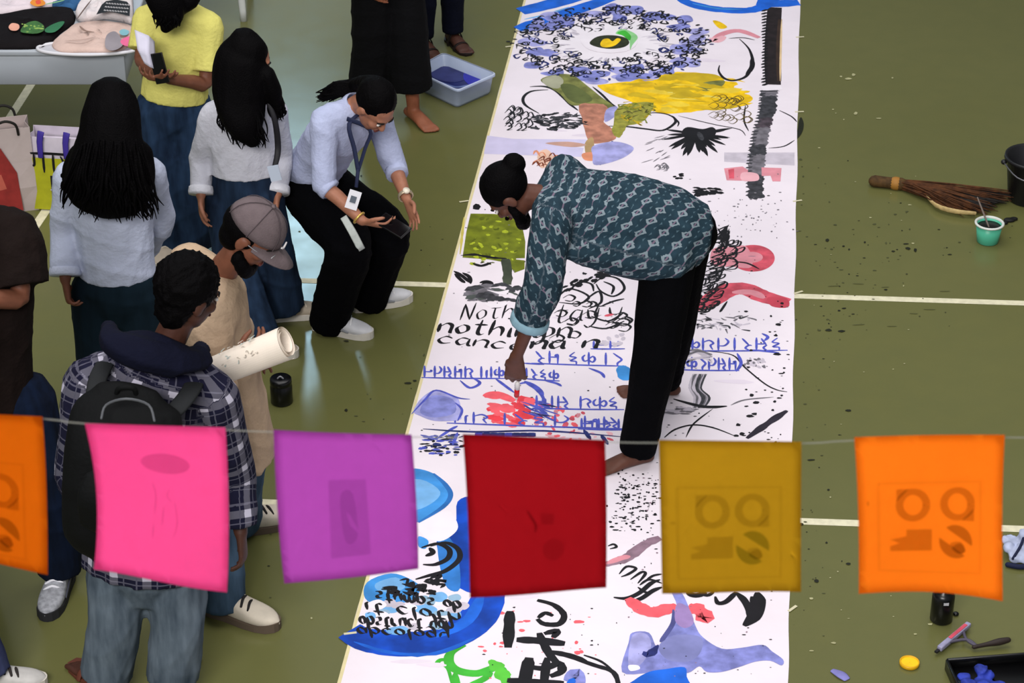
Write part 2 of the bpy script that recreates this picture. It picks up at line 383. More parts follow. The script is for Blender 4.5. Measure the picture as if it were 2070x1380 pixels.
def human(label, J, face, up=(0, 0, 1), skinm=None, s=1., shirt=None, pants=None, foot='sneaker', shoe=None, fdir=((1, 0), (1, 0)), hands=None, headless=False, bodyvox=.0065, brows='#0b0807', seed=1, name='person', ra=.165, rb=.105, bare_arm=True, cat='person'):
    P = {k: (at(*v) if not isinstance(v, Vector) else v) for k, v in J.items()}
    for q in 'AB':
        if P['ank'+q].z < .075 or foot == 'bare': P['ank'+q].z = .075 if foot != 'bare' else max(.07, min(P['ank'+q].z, .09))
        if P['ank'+q].z > .1 : P['ank'+q].z = .09
    base = (P['ankA']+P['ankB'])/2; base.z = 0
    root = thing(name, label, cat, base)
    sv = (P['shB']-P['shA']).normalized(); hv = (P['hipB']-P['hipA']).normalized()
    R = frame(face, up); dn = (P['pel']-P['chest']).normalized(); mid = P['pel'].lerp(P['chest'], .5)
    k = .90 if shirt else 1.
    bm = bmesh.new()
    loft(bm, [(P['pel']+dn*.06, .13*s*k, .095*s*k), (P['pel'], .15*s*k, .1*s*k), (mid, .125*s*k, .088*s*k), (P['chest'], ra*.92*s*k, rb*s*k), (P['neck']+(P['chest']-P['neck'])*.25, ra*.7*s*k, rb*.75*s*k)], sv, 14, 3)
    loft(bm, [(P['chest'].lerp(P['neck'], .6), .07*s, .06*s), (P['neck'], .057*s, .055*s), (P['neck'].lerp(P['head'], .6), .054*s, .054*s)], sv, 12, 3)
    loft(bm, [(P['shA'], .05*s), (P['neck'].lerp(P['chest'], .25), .06*s), (P['shB'], .05*s)], dn, 10, 3)
    head_shape(bm, P['head'], R, s)
    hands = hands or {}
    for q in 'AB':
        e = .9 if shirt else 1
        loft(bm, [(P['sh'+q], .05*s*e), (P['sh'+q].lerp(P['el'+q], .5), .044*s*e), (P['el'+q], .037*s), (P['el'+q].lerp(P['wr'+q], .35), .036*s), (P['wr'+q], .025*s)], sv, 10, 3)
        hd = hands.get(q)
        if hd is None:
            d = (P['wr'+q]-P['el'+q]).normalized(); hd = dict(d=d, n=sv*(1 if q == 'A' else -1), thumb=R@Vector((0, 1, 0)), curl=1.0)
        hand_shape(bm, P['wr'+q]+Vector(hd['d']).normalized()*.01, hd['d'], hd['n'], hd['thumb'], hd.get('curl', 1.), s*hd.get('s', 1), hd.get('spread', .13), hd.get('grip', 0), hd.get('tuck', 0))
        loft(bm, [(P['hip'+q], .075*s), (P['hip'+q].lerp(P['knee'+q], .5), .066*s), (P['knee'+q], .05*s), (P['knee'+q].lerp(P['ank'+q], .35), .05*s), (P['ank'+q], .034*s)], hv, 10, 3)
        if foot in ('bare', 'sandal'):
            foot_shape(bm, P['ank'+q], fdir[q == 'B'], s, 1 if q == 'A' else -1)
        else:
            g = P['ank'+q]; d = Vector((fdir[q == 'B'][0], fdir[q == 'B'][1], 0)).normalized(); loft(bm, [(Vector((g.x, g.y, .055))-d*.03, .025), (Vector((g.x, g.y, .045))+d*.1, .028, .02)], Vector((0, 0, 1)), 8, 2)
    body = obj('body', solid(bm, bodyvox, 2), skinm, root)
    # face
    Pt = lambda x, y, z: P['head']+R@(Vector((x, y, z))*s)
    for sx in (-1, 1):
        bm = bmesh.new(); ell(bm, Pt(sx*.03, .082, .012), (.014*s, .007*s, .007*s), R, 12, 8); e = obj('eye', bm, mat('#d9d2cc', .3), root)
        bm = bmesh.new(); ell(bm, Pt(sx*.03, .0875, .012), (.0062*s, .003*s, .0062*s), R, 10, 6); obj('iris', bm, mat('#120b08', .2), e)
        bm = bmesh.new(); loft(bm, [(Pt(sx*.014, .089, .030), .003*s), (Pt(sx*.03, .088, .035), .004*s), (Pt(sx*.05, .076, .030), .0025*s)], R@Vector((0, 0, 1)), 6, 3); obj('eyebrow', bm, mat(brows, .8), root)
    bm = bmesh.new(); ell(bm, Pt(0, .0915, -.057), (.02*s, .007*s, .0085*s), R, 12, 8); obj('lips', bm, mat('#5a2a26', .5), root)
    # trousers
    if pants:
        bm = bmesh.new(); p = pants; r0, r1, r2 = p['r']; pw = p.get('pelvis', (.165, .125)); rec = []
        loft(bm, [(P['pel'].lerp(P['chest'], p.get('rise', .12)), pw[0]*.88*s, pw[1]*.9*s), (P['pel'], pw[0]*s, pw[1]*s), (P['pel']+dn*p.get('drop', .09)*s, pw[0]*.93*s, pw[1]*.95*s)], hv, 14, 3, caps=('flat', 'round'))
        for q in 'AB':
            hem = P['ank'+q].copy(); kd = (P['ank'+q]-P['knee'+q]).normalized(); hem = P['ank'+q]+kd*(p.get('hem', .0)); hem.z = max(hem.z, .03)
            loft(bm, [(P['hip'+q], r0*s), (P['hip'+q].lerp(P['knee'+q], .5), (r0*.5+r1*.5)*s), (P['knee'+q], r1*s), (P['knee'+q].lerp(hem, .55), (r1*.45+r2*.55)*s), (hem, r2*s)], hv, 12, 4, caps=('round', 'flat'))
        me = solid(bm, .010, 3); folds(me, p.get('fold', .012), p.get('ff', 10), seed, p.get('stretch', (1, 1, 1.6)))
        tr = obj('trousers', me, p['m'], root)
        P['trousers'] = tr
    if shirt:
        t = shirt; bm = bmesh.new(); recs = []; a, b = t.get('r', (.175, .125)); wa, wb = t.get('waist', (.16, .12)); ha, hb = t.get('hem', (.175, .13)); L = t.get('len', .08)
        hemp = P['pel']+dn*L; rec = []
        loft(bm, [(hemp, ha*s, hb*s), (hemp.lerp(mid, .5), (ha+wa)/2*s, (hb+wb)/2*s), (mid, wa*s, wb*s), (P['chest'], a*s, b*s), (P['chest'].lerp(P['neck'], .6), a*.86*s, b*.8*s), (P['neck'].lerp(P['chest'], .16), .085*s, .075*s)], sv, 16, 4, caps=(t.get('cap0', 'flat'), 'flat'), rec=rec); recs.append(rec)
        rec = []
        loft(bm, [(P['shA'], t['sl'][0]*.98*s), (P['neck'].lerp(P['chest'], .33), t['sl'][0]*1.15*s), (P['shB'], t['sl'][0]*.98*s)], dn, 12, 4, rec=None)
        f = t.get('sleeve', 1.9)                              # 1 = to the elbow, 2 = to the wrist
        fs = f if isinstance(f, tuple) else (f, f)
        for q, f in zip('AB', fs):
            rec = []; r0, r1, r2 = t['sl']
            S, E_, W_ = P['sh'+q], P['el'+q], P['wr'+q]
            if f <= 1: nodes = [(S, r0*s), (S.lerp(E_, f*.5), r1*s), (S.lerp(E_, f), r2*s)]
            else: nodes = [(S, r0*s), (S.lerp(E_, .5), (r0+r1)/2*s), (E_, r1*s), (E_.lerp(W_, (f-1)*.5), (r1+r2)/2*s), (E_.lerp(W_, f-1), r2*s)]
            loft(bm, nodes, sv, 12, 4, caps=('round', 'flat'), rec=rec); recs.append(rec)
            P['cuff'+q] = nodes[-1][0]; P['cuffd'+q] = (nodes[-1][0]-nodes[-2][0]).normalized()
        for ex in t.get('extra', []): rec = []; loft(bm, [(at(*p), a_, b_) for p, a_, b_ in ex], sv, 12, 4, rec=rec)
        me = solid(bm, t.get('vox', .009), 3); clothuv(me, recs); folds(me, t.get('fold', .010), t.get('ff', 13), seed+5, t.get('stretch', (1, 1, 1)))
        P['shirt'] = obj(t.get('name', 'shirt'), me, t['m'], root)
        if t.get('collar'):
            bm = bmesh.new(); c0 = P['neck'].lerp(P['chest'], .08); ax = (P['neck']-P['chest']).normalized(); fw = R@Vector((0, 1, 0)); fw = (fw-ax*fw.dot(ax)).normalized(); sd = ax.cross(fw); pts = []
            for i in range(13):
                an = math.radians(25+i*310/12); pts.append((c0+(fw*math.cos(an)+sd*math.sin(an))*.074*s-ax*.03*max(0, math.cos(an)), .022*s, .006*s))
            loft(bm, pts, ax, 8, 2); obj('collar', bm, t['m'], P['shirt'])
        if t.get('cuffs'):
            for q in 'AB':
                bm = bmesh.new(); c = P['cuff'+q]; d = P['cuffd'+q]; r = t['sl'][2]*s
                loft(bm, [(c-d*.03, r*1.06), (c-d*.01, r*1.12), (c+d*.006, r*1.08)], sv, 14, 2, caps=('flat', 'flat')); obj('cuff', bm, t['cuffs'], P['shirt'])
    if foot == 'sneaker' and shoe:
        for q in 'AB': sneaker(root, P['ank'+q], fdir[q == 'B'], shoe[0], shoe[1], shoe[2], s*shoe[4] if len(shoe) > 4 else s, accent=shoe[3] if len(shoe) > 3 else None)
    if foot == 'sandal':
        for q in 'AB': sandal(root, P['ank'+q], fdir[q == 'B'], shoe, s)
    P['R'] = R; P['root'] = root; P['base'] = base; P['Pt'] = Pt; P['sv'] = sv; P['dn'] = dn; P['s'] = s
    return P
def hair_cap(bm, P, back=.018, up=.014, r=(.088, .106, .098), low=0.):
    c = P['Pt'](0, -.012-back, .03+up); s = P['s']; ell(bm, c, (r[0]*s, r[1]*s, r[2]*s), P['R'], 18, 12)
    if low: ell(bm, P['Pt'](0, -.05, -.03), (.072*s, .06*s, low*s), P['R'], 14, 9)
def long_hair(P, nodes, lk, seed=3, n=60, cap=True, label=None, m=None, side=None):
    bm = bmesh.new()
    if cap: hair_cap(bm, P)
    sd = Vector(side) if side is not None else P['sv']
    for nd in nodes: loft(bm, nd, sd, 14, 4)
    me = solid(bm, .009, 3); folds(me, .008, 26, seed, (1, 1, .35))
    b2 = bmesh.new(); locks(b2, lk, seed, n); joinmesh(me, b2)
    return obj('hair', me, m or BLACKHAIR, P['root'], label)

# ------------------------------------------------------------------ floor of the sports hall
def floor_mat():
    t = NT('sports_floor'); n = t.noise(.55); n2 = t.noise(7.); n3 = t.noise(60.)
    c = t.mix(n, lin('#5f5f33'), lin('#6e6d41')); c = t.mix(t.math('MULTIPLY', n2, .35), c, lin('#4a5230')); c = t.mix(t.math('MULTIPLY', n3, .2), c, lin('#6b6a44'))
    t.put(t.b.inputs['Base Color'], c); t.put(t.b.inputs['Roughness'], t.math('ADD', t.math('MULTIPLY', n2, .12), .15)); t.b.inputs['Specular IOR Level'].default_value = .42
    b = t.nt.nodes.new('ShaderNodeBump'); b.inputs['Strength'].default_value = .03; b.inputs['Distance'].default_value = .02; t.nt.links.new(t.noise(5.), b.inputs['Height']); t.nt.links.new(b.outputs['Normal'], t.b.inputs['Normal'])
    return t.m
bm = bmesh.new(); box(bm, (0, 11, -.05), (24, 24, .1))
floor = obj('floor', bm, floor_mat(), smooth=False); floor['kind'] = 'structure'; WL['floor'] = Vector((0, 0, 0))
linem = mat('#d8d2b4', .5, .10, 30)
def court_line(p, q, wd):
    a, b = fl(*p), fl(*q); d = (b-a).normalized(); n = Vector((-d.y, d.x, 0))*wd/2
    bm = bmesh.new(); z = Vector((0, 0, .0012))
    bm.faces.new([bm.verts.new(x+z) for x in (a-n, b-n, b+n, a+n)]); obj('court_line', bm, linem, floor, smooth=False)
court_line((480, 563), (2200, 617), .046); court_line((380, 1010), (2200, 1074), .046)
court_line((-30, 316), (66, 166), .05); court_line((15, 541), (150, 341), .05)

WALLM = mat('#8d918c', .8, .05, 2)
for nm, c, d in (('wall_back', (0, 23.1, 5), (24, .2, 10)), ('wall_left', (-12.1, 11, 5), (.2, 24, 10)), ('wall_right', (12.1, 11, 5), (.2, 24, 10))):
    bm = bmesh.new(); box(bm, c, d); wo = obj(nm, bm, WALLM, smooth=False); wo['kind'] = 'structure'

# ------------------------------------------------------------------ the painted scroll
ZS = .003
def edgeL(v): return 1060-.2732*v
def edgeR(v): return 1617-.0174*v
paperm = mat('#e9dfe6', .75, .03, 3, .18, 7, .2)
bm = bmesh.new(); rows = []
for i in range(81):
    v = -190+i*(1700+190)/80; r = []
    a = fl(edgeL(v)+1.5*math.sin(i*.7), v, 0); b = fl(edgeR(v)+1.2*math.sin(i*.9), v, 0)
    for k in range(13):
        p = a.lerp(b, k/12); r.append(bm.verts.new((p.x, p.y, ZS)))
    rows.append(r)
for r0, r1 in zip(rows, rows[1:]):
    for k in range(12): bm.faces.new((r1[k], r1[k+1], r0[k+1], r0[k]))
g = bmesh.ops.extrude_face_region(bm, geom=bm.faces[:])
for e in g['geom']:
    if isinstance(e, bmesh.types.BMVert): e.co.z = .0005
bmesh.ops.recalc_face_normals(bm, faces=bm.faces[:])
scroll = obj('paper_scroll', bm, paperm, smooth=False)
sb = fl(1240, 690); rebase(scroll, (sb.x, sb.y, 0)); tag(scroll, 'long white paper scroll covered in paintings and lettering, rolled out on the green floor', 'scroll')
G = Paint(lambda u, v: fl(u, v, 0), (0, 0, 1), 4e-6, ZS+.0004)
def Z(x0, y0, sc, L): return [(x0+a/sc, y0+b/sc) for a, b in L]
T7 = lambda *L: Z(1000, 0, 3.234, L)
T1 = lambda *L: Z(820, 420, 2.875, L)
T2 = lambda *L: Z(1180, 400, 2.761, L)
T3 = lambda *L: Z(680, 860, 2.654, L)
T4 = lambda *L: Z(1180, 860, 2.654, L)
rr = random.uniform
def pm(h, var=.15, sc=9): return mat(h, .6, var, sc, 0, 80, .25)
INK = pm('#141217', .3); GREY = pm('#6f6b72', .3, 25); DGREY = pm('#3a3a3f', .4, 30); PALEG = pm('#c6bdc8', .1, 14)
BLUE = pm('#1a62cf', .2); DBLUE = pm('#0b45b2', .35, 7); SKY = pm('#3f8fd6', .25, 6); SKY2 = pm('#75aee0', .15); LAV = pm('#8084c4', .28, 16); LAV2 = pm('#a3a2d6', .22, 14); PLAV = pm('#cfc8e6', .06); NAVY = pm('#232a66', .35, 25); PEN = pm('#4e56b8', .2, 30)
YEL = pm('#eec010', .22, 14); GOLD = pm('#c4a61b', .15, 9); OLV = pm('#787b40', .35, 14); OLV2 = pm('#6d7618', .25, 16); LIME = pm('#a9b52a', .2, 20); GRN = pm('#3fae35', .2); LGRN = pm('#8fce8a', .15)
SAL = pm('#b57a64', .28, 16); ORG = pm('#dd8f6c', .12); PINK = pm('#e8b0b8', .08); ROSE = pm('#d98d98', .12); RED = pm('#cc5262', .25, 14); CORAL = pm('#f2606a', .15, 12); WHITE = pm('#eee6ec', .03); MAUVE = pm('#8c707f', .2, 20)
# faint washes and the joints between sheets
G.poly([(985, 275), (1180, 300), (1175, 318), (978, 312)], PLAV, False); G.poly(T7((1500, 1000), (1960, 1000), (1960, 1085), (1500, 1060)), PALEG, False); G.poly(T7((0, 910), (600, 915), (600, 960), (0, 950)), PLAV, False)
for _ in range(16):
    v = rr(40, 1370); u = rr(edgeL(v)+60, edgeR(v)-90); G.stroke([(u, v), (u+rr(40, 90), v+rr(-4, 4))], rr(.02, .05), pm('#e2d6e2', .03), rag=.3)
G.build('pale_washes', scroll, stuff=True)
# blue bands at the far end
G.stroke([(1052, 24), (1110, 10), (1190, -12)], .13, BLUE, .8, rag=.06); G.stroke([(1046, 60), (1085, 48), (1150, 26), (1240, -4)], .12, BLUE, .6, rag=.08); G.stroke([(1060, 40), (1105, 30), (1150, 15)], .02, SKY2)
G.stroke([(1372, -14), (1385, 4), (1430, 17), (1480, 22), (1520, 21), (1550, 11), (1572, -8)], .085, BLUE, .8, rag=.1); G.stroke([(1530, 5), (1570, 8), (1615, 6)], .11, BLUE, .8, rag=.1); G.stroke([(1400, 8), (1450, 18), (1500, 20)], .02, SKY)
G.build('blue_bands', scroll, stuff=True)
# the big flower
cx, cy = 1235, 90
for i in range(50):
    a = rr(0, 6.283); r = rr(.66, 1.0); u, v = cx+205*r*math.cos(a), cy+76*r*math.sin(a)
    G.poly([(u+rr(14, 30)*math.cos(q)*rr(.7, 1.2), v+rr(6, 11)*math.sin(q)*rr(.7, 1.2)) for q in (0, 1.05, 2.1, 3.14, 4.2, 5.2)], random.choice((LAV, LAV2, LAV)), True)
G.poly([(cx+118*math.cos(i*.349)*rr(.9, 1.1), cy+44*math.sin(i*.349)*rr(.9, 1.1)) for i in range(18)], WHITE)
for i in range(70):
    a = rr(0, 6.283); r = rr(.34, .55); G.stroke([(cx+200*r*math.cos(a), cy+74*r*math.sin(a)), (cx+200*(r+.12)*math.cos(a+.03), cy+74*(r+.12)*math.sin(a+.03))], rr(.006, .018), random.choice((PALEG, GREY, PALEG)), .1)
for i in range(330):
    a = rr(0, 6.283); r = .42+.57*rr(0, 1)**.7; u, v = cx+200*r*math.cos(a), cy+74*r*math.sin(a); q = rr(0, 6.283); s_ = rr(7, 15)
    G.stroke([(u, v), (u+s_*math.cos(q), v+.5*s_*math.sin(q)), (u+s_*1.1*math.cos(q+1.1), v+.5*s_*math.sin(q+1.1)), (u+s_*.4*math.cos(q+2), v+.4*s_*math.sin(q+2))], rr(.007, .016), random.choice((INK, INK, INK, NAVY)), .2, n=4)
for i in range(40):
    a = rr(0, 6.283); r = .9+rr(0, .12); u, v = cx+200*r*math.cos(a), cy+74*r*math.sin(a)
    G.stroke([(u, v), (u+10*math.cos(a), v+5*math.sin(a))], rr(.012, .02), random.choice((INK, NAVY)), .1)
G.poly(T7((560, 250), (640, 215), (780, 205), (900, 230), (930, 290), (860, 340), (720, 350), (600, 320)), WHITE)
G.poly(T7((790, 225), (830, 195), (900, 215), (935, 250), (900, 300), (885, 330), (880, 270), (850, 240)), LGRN); G.poly(T7((800, 220), (850, 205), (890, 240), (880, 270), (840, 240)), GRN)
G.poly(T7((620, 285), (670, 245), (760, 235), (850, 250), (880, 285), (840, 315), (750, 325), (660, 310)), pm('#2b2f1c', .4, 25)); G.poly(T7((690, 290), (710, 262), (745, 258), (770, 275), (800, 255), (825, 265), (790, 300), (740, 315), (700, 310)), YEL)
G.build('flower_painting', scroll, stuff=True)
# yellow, olive and salmon brush work
G.poly(T7((670, 560), (850, 540), (1000, 505), (1200, 475), (1420, 490), (1500, 530), (1590, 545), (1560, 585), (1690, 640), (1620, 690), (1440, 715), (1280, 735), (1100, 745), (950, 690), (760, 620)), YEL, True, 2.0)
G.poly(T7((1040, 560), (1100, 500), (1240, 480), (1440, 490), (1500, 540), (1400, 580), (1240, 620), (1080, 600)), GOLD, True)
G.poly(T7((1330, 570), (1380, 540), (1500, 530), (1480, 570), (1380, 600)), OLV)
for k in range(9): G.stroke(T7((1000+k*40, 600+k*14), (1300+k*20, 620+k*12), (1500+k*18, 650+k*5)), rr(.01, .03), random.choice((YEL, YEL, GOLD, pm('#e2cf5a', .1))), .1, rag=.3)
for k in range(34):
    u = rr(1245, 1470); v = 158+rr(4, 62); G.stroke([(u, v), (u+rr(15, 40), v+rr(-3, 4)), (u+rr(40, 75), v+rr(-3, 8))], rr(.02, .06), random.choice((YEL, GOLD, YEL, pm('#d9b21a', .2), pm('#e8c838', .15))), .1, rag=.35)
G.poly(T7((300, 525), (400, 490), (510, 495), (600, 560), (700, 640), (780, 700), (720, 715), (600, 690), (500, 690), (430, 620), (370, 580)), OLV); G.poly(T7((310, 525), (400, 495), (450, 530), (420, 580), (350, 570)), pm('#a7a68d', .1)); G.poly(T7((430, 560), (520, 560), (640, 650), (560, 680), (480, 650)), pm('#5c6434', .2))
G.poly(T7((550, 690), (640, 680), (720, 690), (740, 740), (715, 800), (790, 870), (775, 920), (640, 940), (590, 860), (570, 780)), SAL, True, 1.5)
G.poly(T7((730, 720), (800, 700), (790, 760), (720, 800)), LAV2)
G.poly(T7((800, 710), (900, 680), (1020, 670), (1030, 730), (960, 800), (860, 830), (840, 880), (800, 900), (770, 850)), pm('#93903a', .25, 30), True, 2)
for k in range(46):
    u, v = 1250+rr(0, 70), 208+rr(0, 42); G.stroke([(u, v), (u+rr(-12, 12), v+rr(-5, 5)), (u+rr(-14, 14), v+rr(-6, 6))], rr(.006, .012), random.choice((OLV2, pm('#4c4a22', .2), GOLD)), .2, n=3)
G.poly(T7((590, 940), (640, 900), (650, 980), (630, 1050), (600, 1030)), pm('#ad8f62', .2)); G.poly(T7((330, 940), (480, 930), (600, 950), (500, 965)), pm('#c49a8a', .1)); G.poly(T7((570, 1010), (640, 1000), (660, 1050), (590, 1050)), ORG)
G.poly(T7((640, 960), (760, 930), (850, 940), (910, 975), (850, 1030), (740, 1070), (650, 1080), (640, 1020)), LAV2, True)
G.poly(T7((280, 1010), (340, 980), (385, 1030), (360, 1080), (300, 1100)), pm('#e7bfa8', .1))
for k in range(12): u, v = 1075+rr(0, 45), 308+rr(0, 30); G.stroke([(u, v), (u+rr(4, 14), v-rr(3, 9)), (u+rr(10, 18), v+rr(-3, 8))], rr(.008, .014), random.choice((pm('#7a3a24', .2), ORG)), .2, n=4)
G.build('yellow_and_olive_washes', scroll, stuff=True)
# black curls, smudge and star
for L, wd in ((((230, 570), (320, 568), (390, 590), (450, 640), (500, 690), (545, 725)), .022), (((350, 590), (240, 600), (188, 640), (200, 690), (290, 745)), .018), (((640, 570), (700, 620), (760, 680), (800, 705)), .016), (((710, 828), (850, 830), (980, 845), (1100, 855), (1180, 805), (1170, 770), (1140, 755)), .018), (((960, 750), (1050, 740), (1140, 755), (1200, 800), (1195, 830)), .012), (((1200, 760), (1320, 790), (1450, 820), (1600, 850), (1640, 890)), .009), (((1640, 690), (1630, 790), (1660, 860)), .01), (((770, 925), (730, 1000), (688, 1082)), .028)):
    G.stroke(T7(*L), wd, INK if wd < .027 else NAVY, .3)
for k in range(60):
    x, y = 200+rr(0, 350), 800+rr(-55, 45); G.stroke(T7((x, y), (x+rr(20, 60), y+rr(-12, 12)), (x+rr(30, 90), y+rr(-20, 10))), rr(.010, .028), random.choice((INK, DGREY, DGREY)), .1, rag=.3, n=4)
for k in range(18):
    x, y = 50+rr(0, 170), 710+rr(0, 140); G.stroke(T7((x, y), (x+30, y-25), (x+45, y+5), (x+15, y+25), (x+50, y+20)), .009, INK, .3, n=4)
for k in range(26):
    x, y = 1380+rr(0, 260), 640+rr(0, 160); G.stroke(T7((x, y), (x+40, y-20), (x+70, y), (x+40, y+22), (x+8, y+8)), .006, pm('#5a4a1c', .2), .3, n=4)
for k in range(30):
    a = math.radians(180+rr(-8, 8)-k*6.4); R_ = rr(.72, 1.05)*(1 if k%2 else .8); c0 = (1407, 276)
    G.stroke([(c0[0]+8*math.cos(a), c0[1]-4+3*math.sin(a)), (c0[0]+35*math.cos(a)*R_, c0[1]-6+24*math.sin(a)*R_), (c0[0]+74*math.cos(a)*R_, c0[1]-8+52*math.sin(a)*R_)], .026, INK, .02)
G.poly([(1378, 268), (1390, 258), (1420, 262), (1440, 258), (1448, 268), (1436, 282), (1405, 286), (1385, 280)], INK); G.stroke([(1412, 268), (1420, 285)], .03, DGREY)
for k in range(14): x, y = 1090+rr(-70, 60), 930+rr(-50, 130); G.stroke(T7((x, y), (x-rr(30, 80), y+rr(0, 30))), .006, GREY, .1)
for k in range(8): x, y = 1020+rr(0, 90), 1070+rr(0, 40); G.stroke(T7((x, y), (x+25, y-15), (x+40, y+8), (x+15, y+15)), .006, GREY, .2, n=4)
G.build('black_curls_and_star', scroll, stuff=True)
# the serrated dark trunk
tr = [(1566, 16), (1562, 77), (1561, 124), (1563, 172)]
G.stroke(tr, .092, pm('#221a1c', .3, 18), .95); G.stroke([(1577, 40), (1574, 100), (1575, 165)], .03, pm('#3a2a22', .2), .8)
tr2 = [(1557, 184), (1553, 223), (1538, 278), (1529, 334), (1529, 402)]
for i in range(len(tr2)-1):
    a, b = tr2[i], tr2[i+1]
    for k in range(14):
        t = k/14; u, v = a[0]+(b[0]-a[0])*t, a[1]+(b[1]-a[1])*t; m = (GREY, DGREY, DGREY, pm('#4a4048', .4, 30), GREY, DGREY)[(i*2+k//5) % 6]
        G.stroke([(u-15+rr(-3, 3), v+3), (u, v+rr(-1, 2)), (u+15+rr(-4, 2), v-2)], .055, m, .4, rag=.3)
for v in range(20, 172, 6): u = 1546+(v-20)*.0; G.stroke([(u+6, v), (u-6+rr(-2, 2), v+4)], .02, INK, .1)
for i in range(34): t = i/34*3.999; k = min(int(t), 3); a, b = tr2[k], tr2[k+1]; u, v = a[0]+(b[0]-a[0])*(t-k)-14, a[1]+(b[1]-a[1])*(t-k); G.stroke([(u+6, v), (u-8, v+rr(1, 4))], .018, DGREY, .1)
G.stroke([(1540, 180), (1580, 178)], .06, WHITE, .9); G.stroke([(1543, 186), (1576, 185)], .008, INK); G.stroke([(1580, 40), (1578, 110), (1577, 165)], .012, pm('#dcbf93', .1), .3)
G.stroke(T7((1600, 258), (1660, 320), (1685, 390), (1680, 440), (1640, 505), (1560, 530), (1500, 515), (1465, 470), (1470, 430)), .02, INK, .25); G.stroke(T7((1680, 380), (1682, 440), (1640, 500)), .03, INK, .1)
G.stroke(T7((1860, 725), (1940, 765), (1975, 800)), .009, INK, .4); G.stroke(T7((1960, 920), (1890, 960), (1790, 972)), .009, INK, .3)
G.stroke(T7((1415, 275), (1490, 225), (1600, 205), (1730, 250)), .05, ROSE, .6); G.stroke(T7((1420, 250), (1450, 270), (1500, 240)), .06, PINK, .5); G.poly(T7((1425, 140), (1470, 145), (1520, 180), (1470, 190)), YEL); G.stroke(T7((1530, 255), (1620, 250), (1700, 265)), .01, INK)
G.poly([(1465, 342), (1500, 338), (1512, 345), (1508, 366), (1470, 366)], ROSE, False, 1.5); G.poly([(1472, 344), (1484, 342), (1484, 362), (1474, 362)], RED, False); G.poly([(1540, 340), (1579, 341), (1577, 368), (1562, 368), (1558, 356), (1540, 357)], ROSE, False, 1.); G.poly([(1500, 350), (1530, 352), (1532, 366), (1500, 366)], PINK)
for k in range(30): u, v = 1395+rr(0, 55), 386+rr(-6, 8); G.stroke([(u, v), (u+rr(8, 22), v+rr(-2, 4))], rr(.012, .03), INK, .1, rag=.3)
for k in range(8): u, v = 1360+rr(0, 15), 353+rr(0, 10); G.stroke([(u, v), (u+rr(5, 10), v+rr(-3, 3))], .02, INK, .1)
G.build('dark_trunk_painting', scroll, stuff=True)
# olive square, fish and lettering beside it
G.poly([(952, 433), (1000, 434), (1052, 440), (1062, 490), (1061, 545), (1040, 552), (1025, 532), (990, 526), (934, 522), (942, 470)], OLV2, False, 1.5)
for k in range(60): u, v = 958+rr(0, 95), 440+rr(0, 95)+0; G.stroke([(u, v), (u+rr(-12, 12), v+rr(-9, 9))], rr(.01, .03), random.choice((LIME, OLV2, pm('#59620f', .2), LIME)), .2, rag=.3)
G.stroke(T1((320, 280), (400, 275), (500, 292), (590, 298)), .022, INK, .2, rag=.3); G.stroke(T1((580, 300), (592, 380), (590, 450)), .05, pm('#3e4436', .3), .8, rag=.15)
for L in (((390, 325), (440, 340), (500, 320)), ((280, 370), (330, 400), (375, 440)), ((330, 380), (370, 405), (378, 445)), ((285, 385), (320, 420), (345, 440)), ((430, 440), (470, 430), (510, 442)), ((440, 450), (480, 440), (520, 460))): G.stroke(T1(*L), .022, INK, .2)
for k in range(20): x, y = 330+rr(0, 260), 520+rr(-60, 50); G.stroke(T1((x, y), (x+60, y-rr(5, 25)), (x+120, y+rr(-20, 20))), rr(.015, .05), random.choice((DGREY, GREY, pm('#4d5350', .2))), .1, rag=.35)
G.poly(T1((460, 555), (530, 560), (600, 550), (560, 580), (490, 580)), WHITE); G.poly(T1((470, 480), (540, 490), (600, 480), (570, 510)), WHITE)
G.dot(963, 419, 9, INK, .8); G.dot(1030, 645, 3, INK); G.stroke([(938, 440), (934, 480), (930, 515)], .012, pm('#c7b85a', .1), rag=.3)
G.build('olive_square_and_fish', scroll, stuff=True)
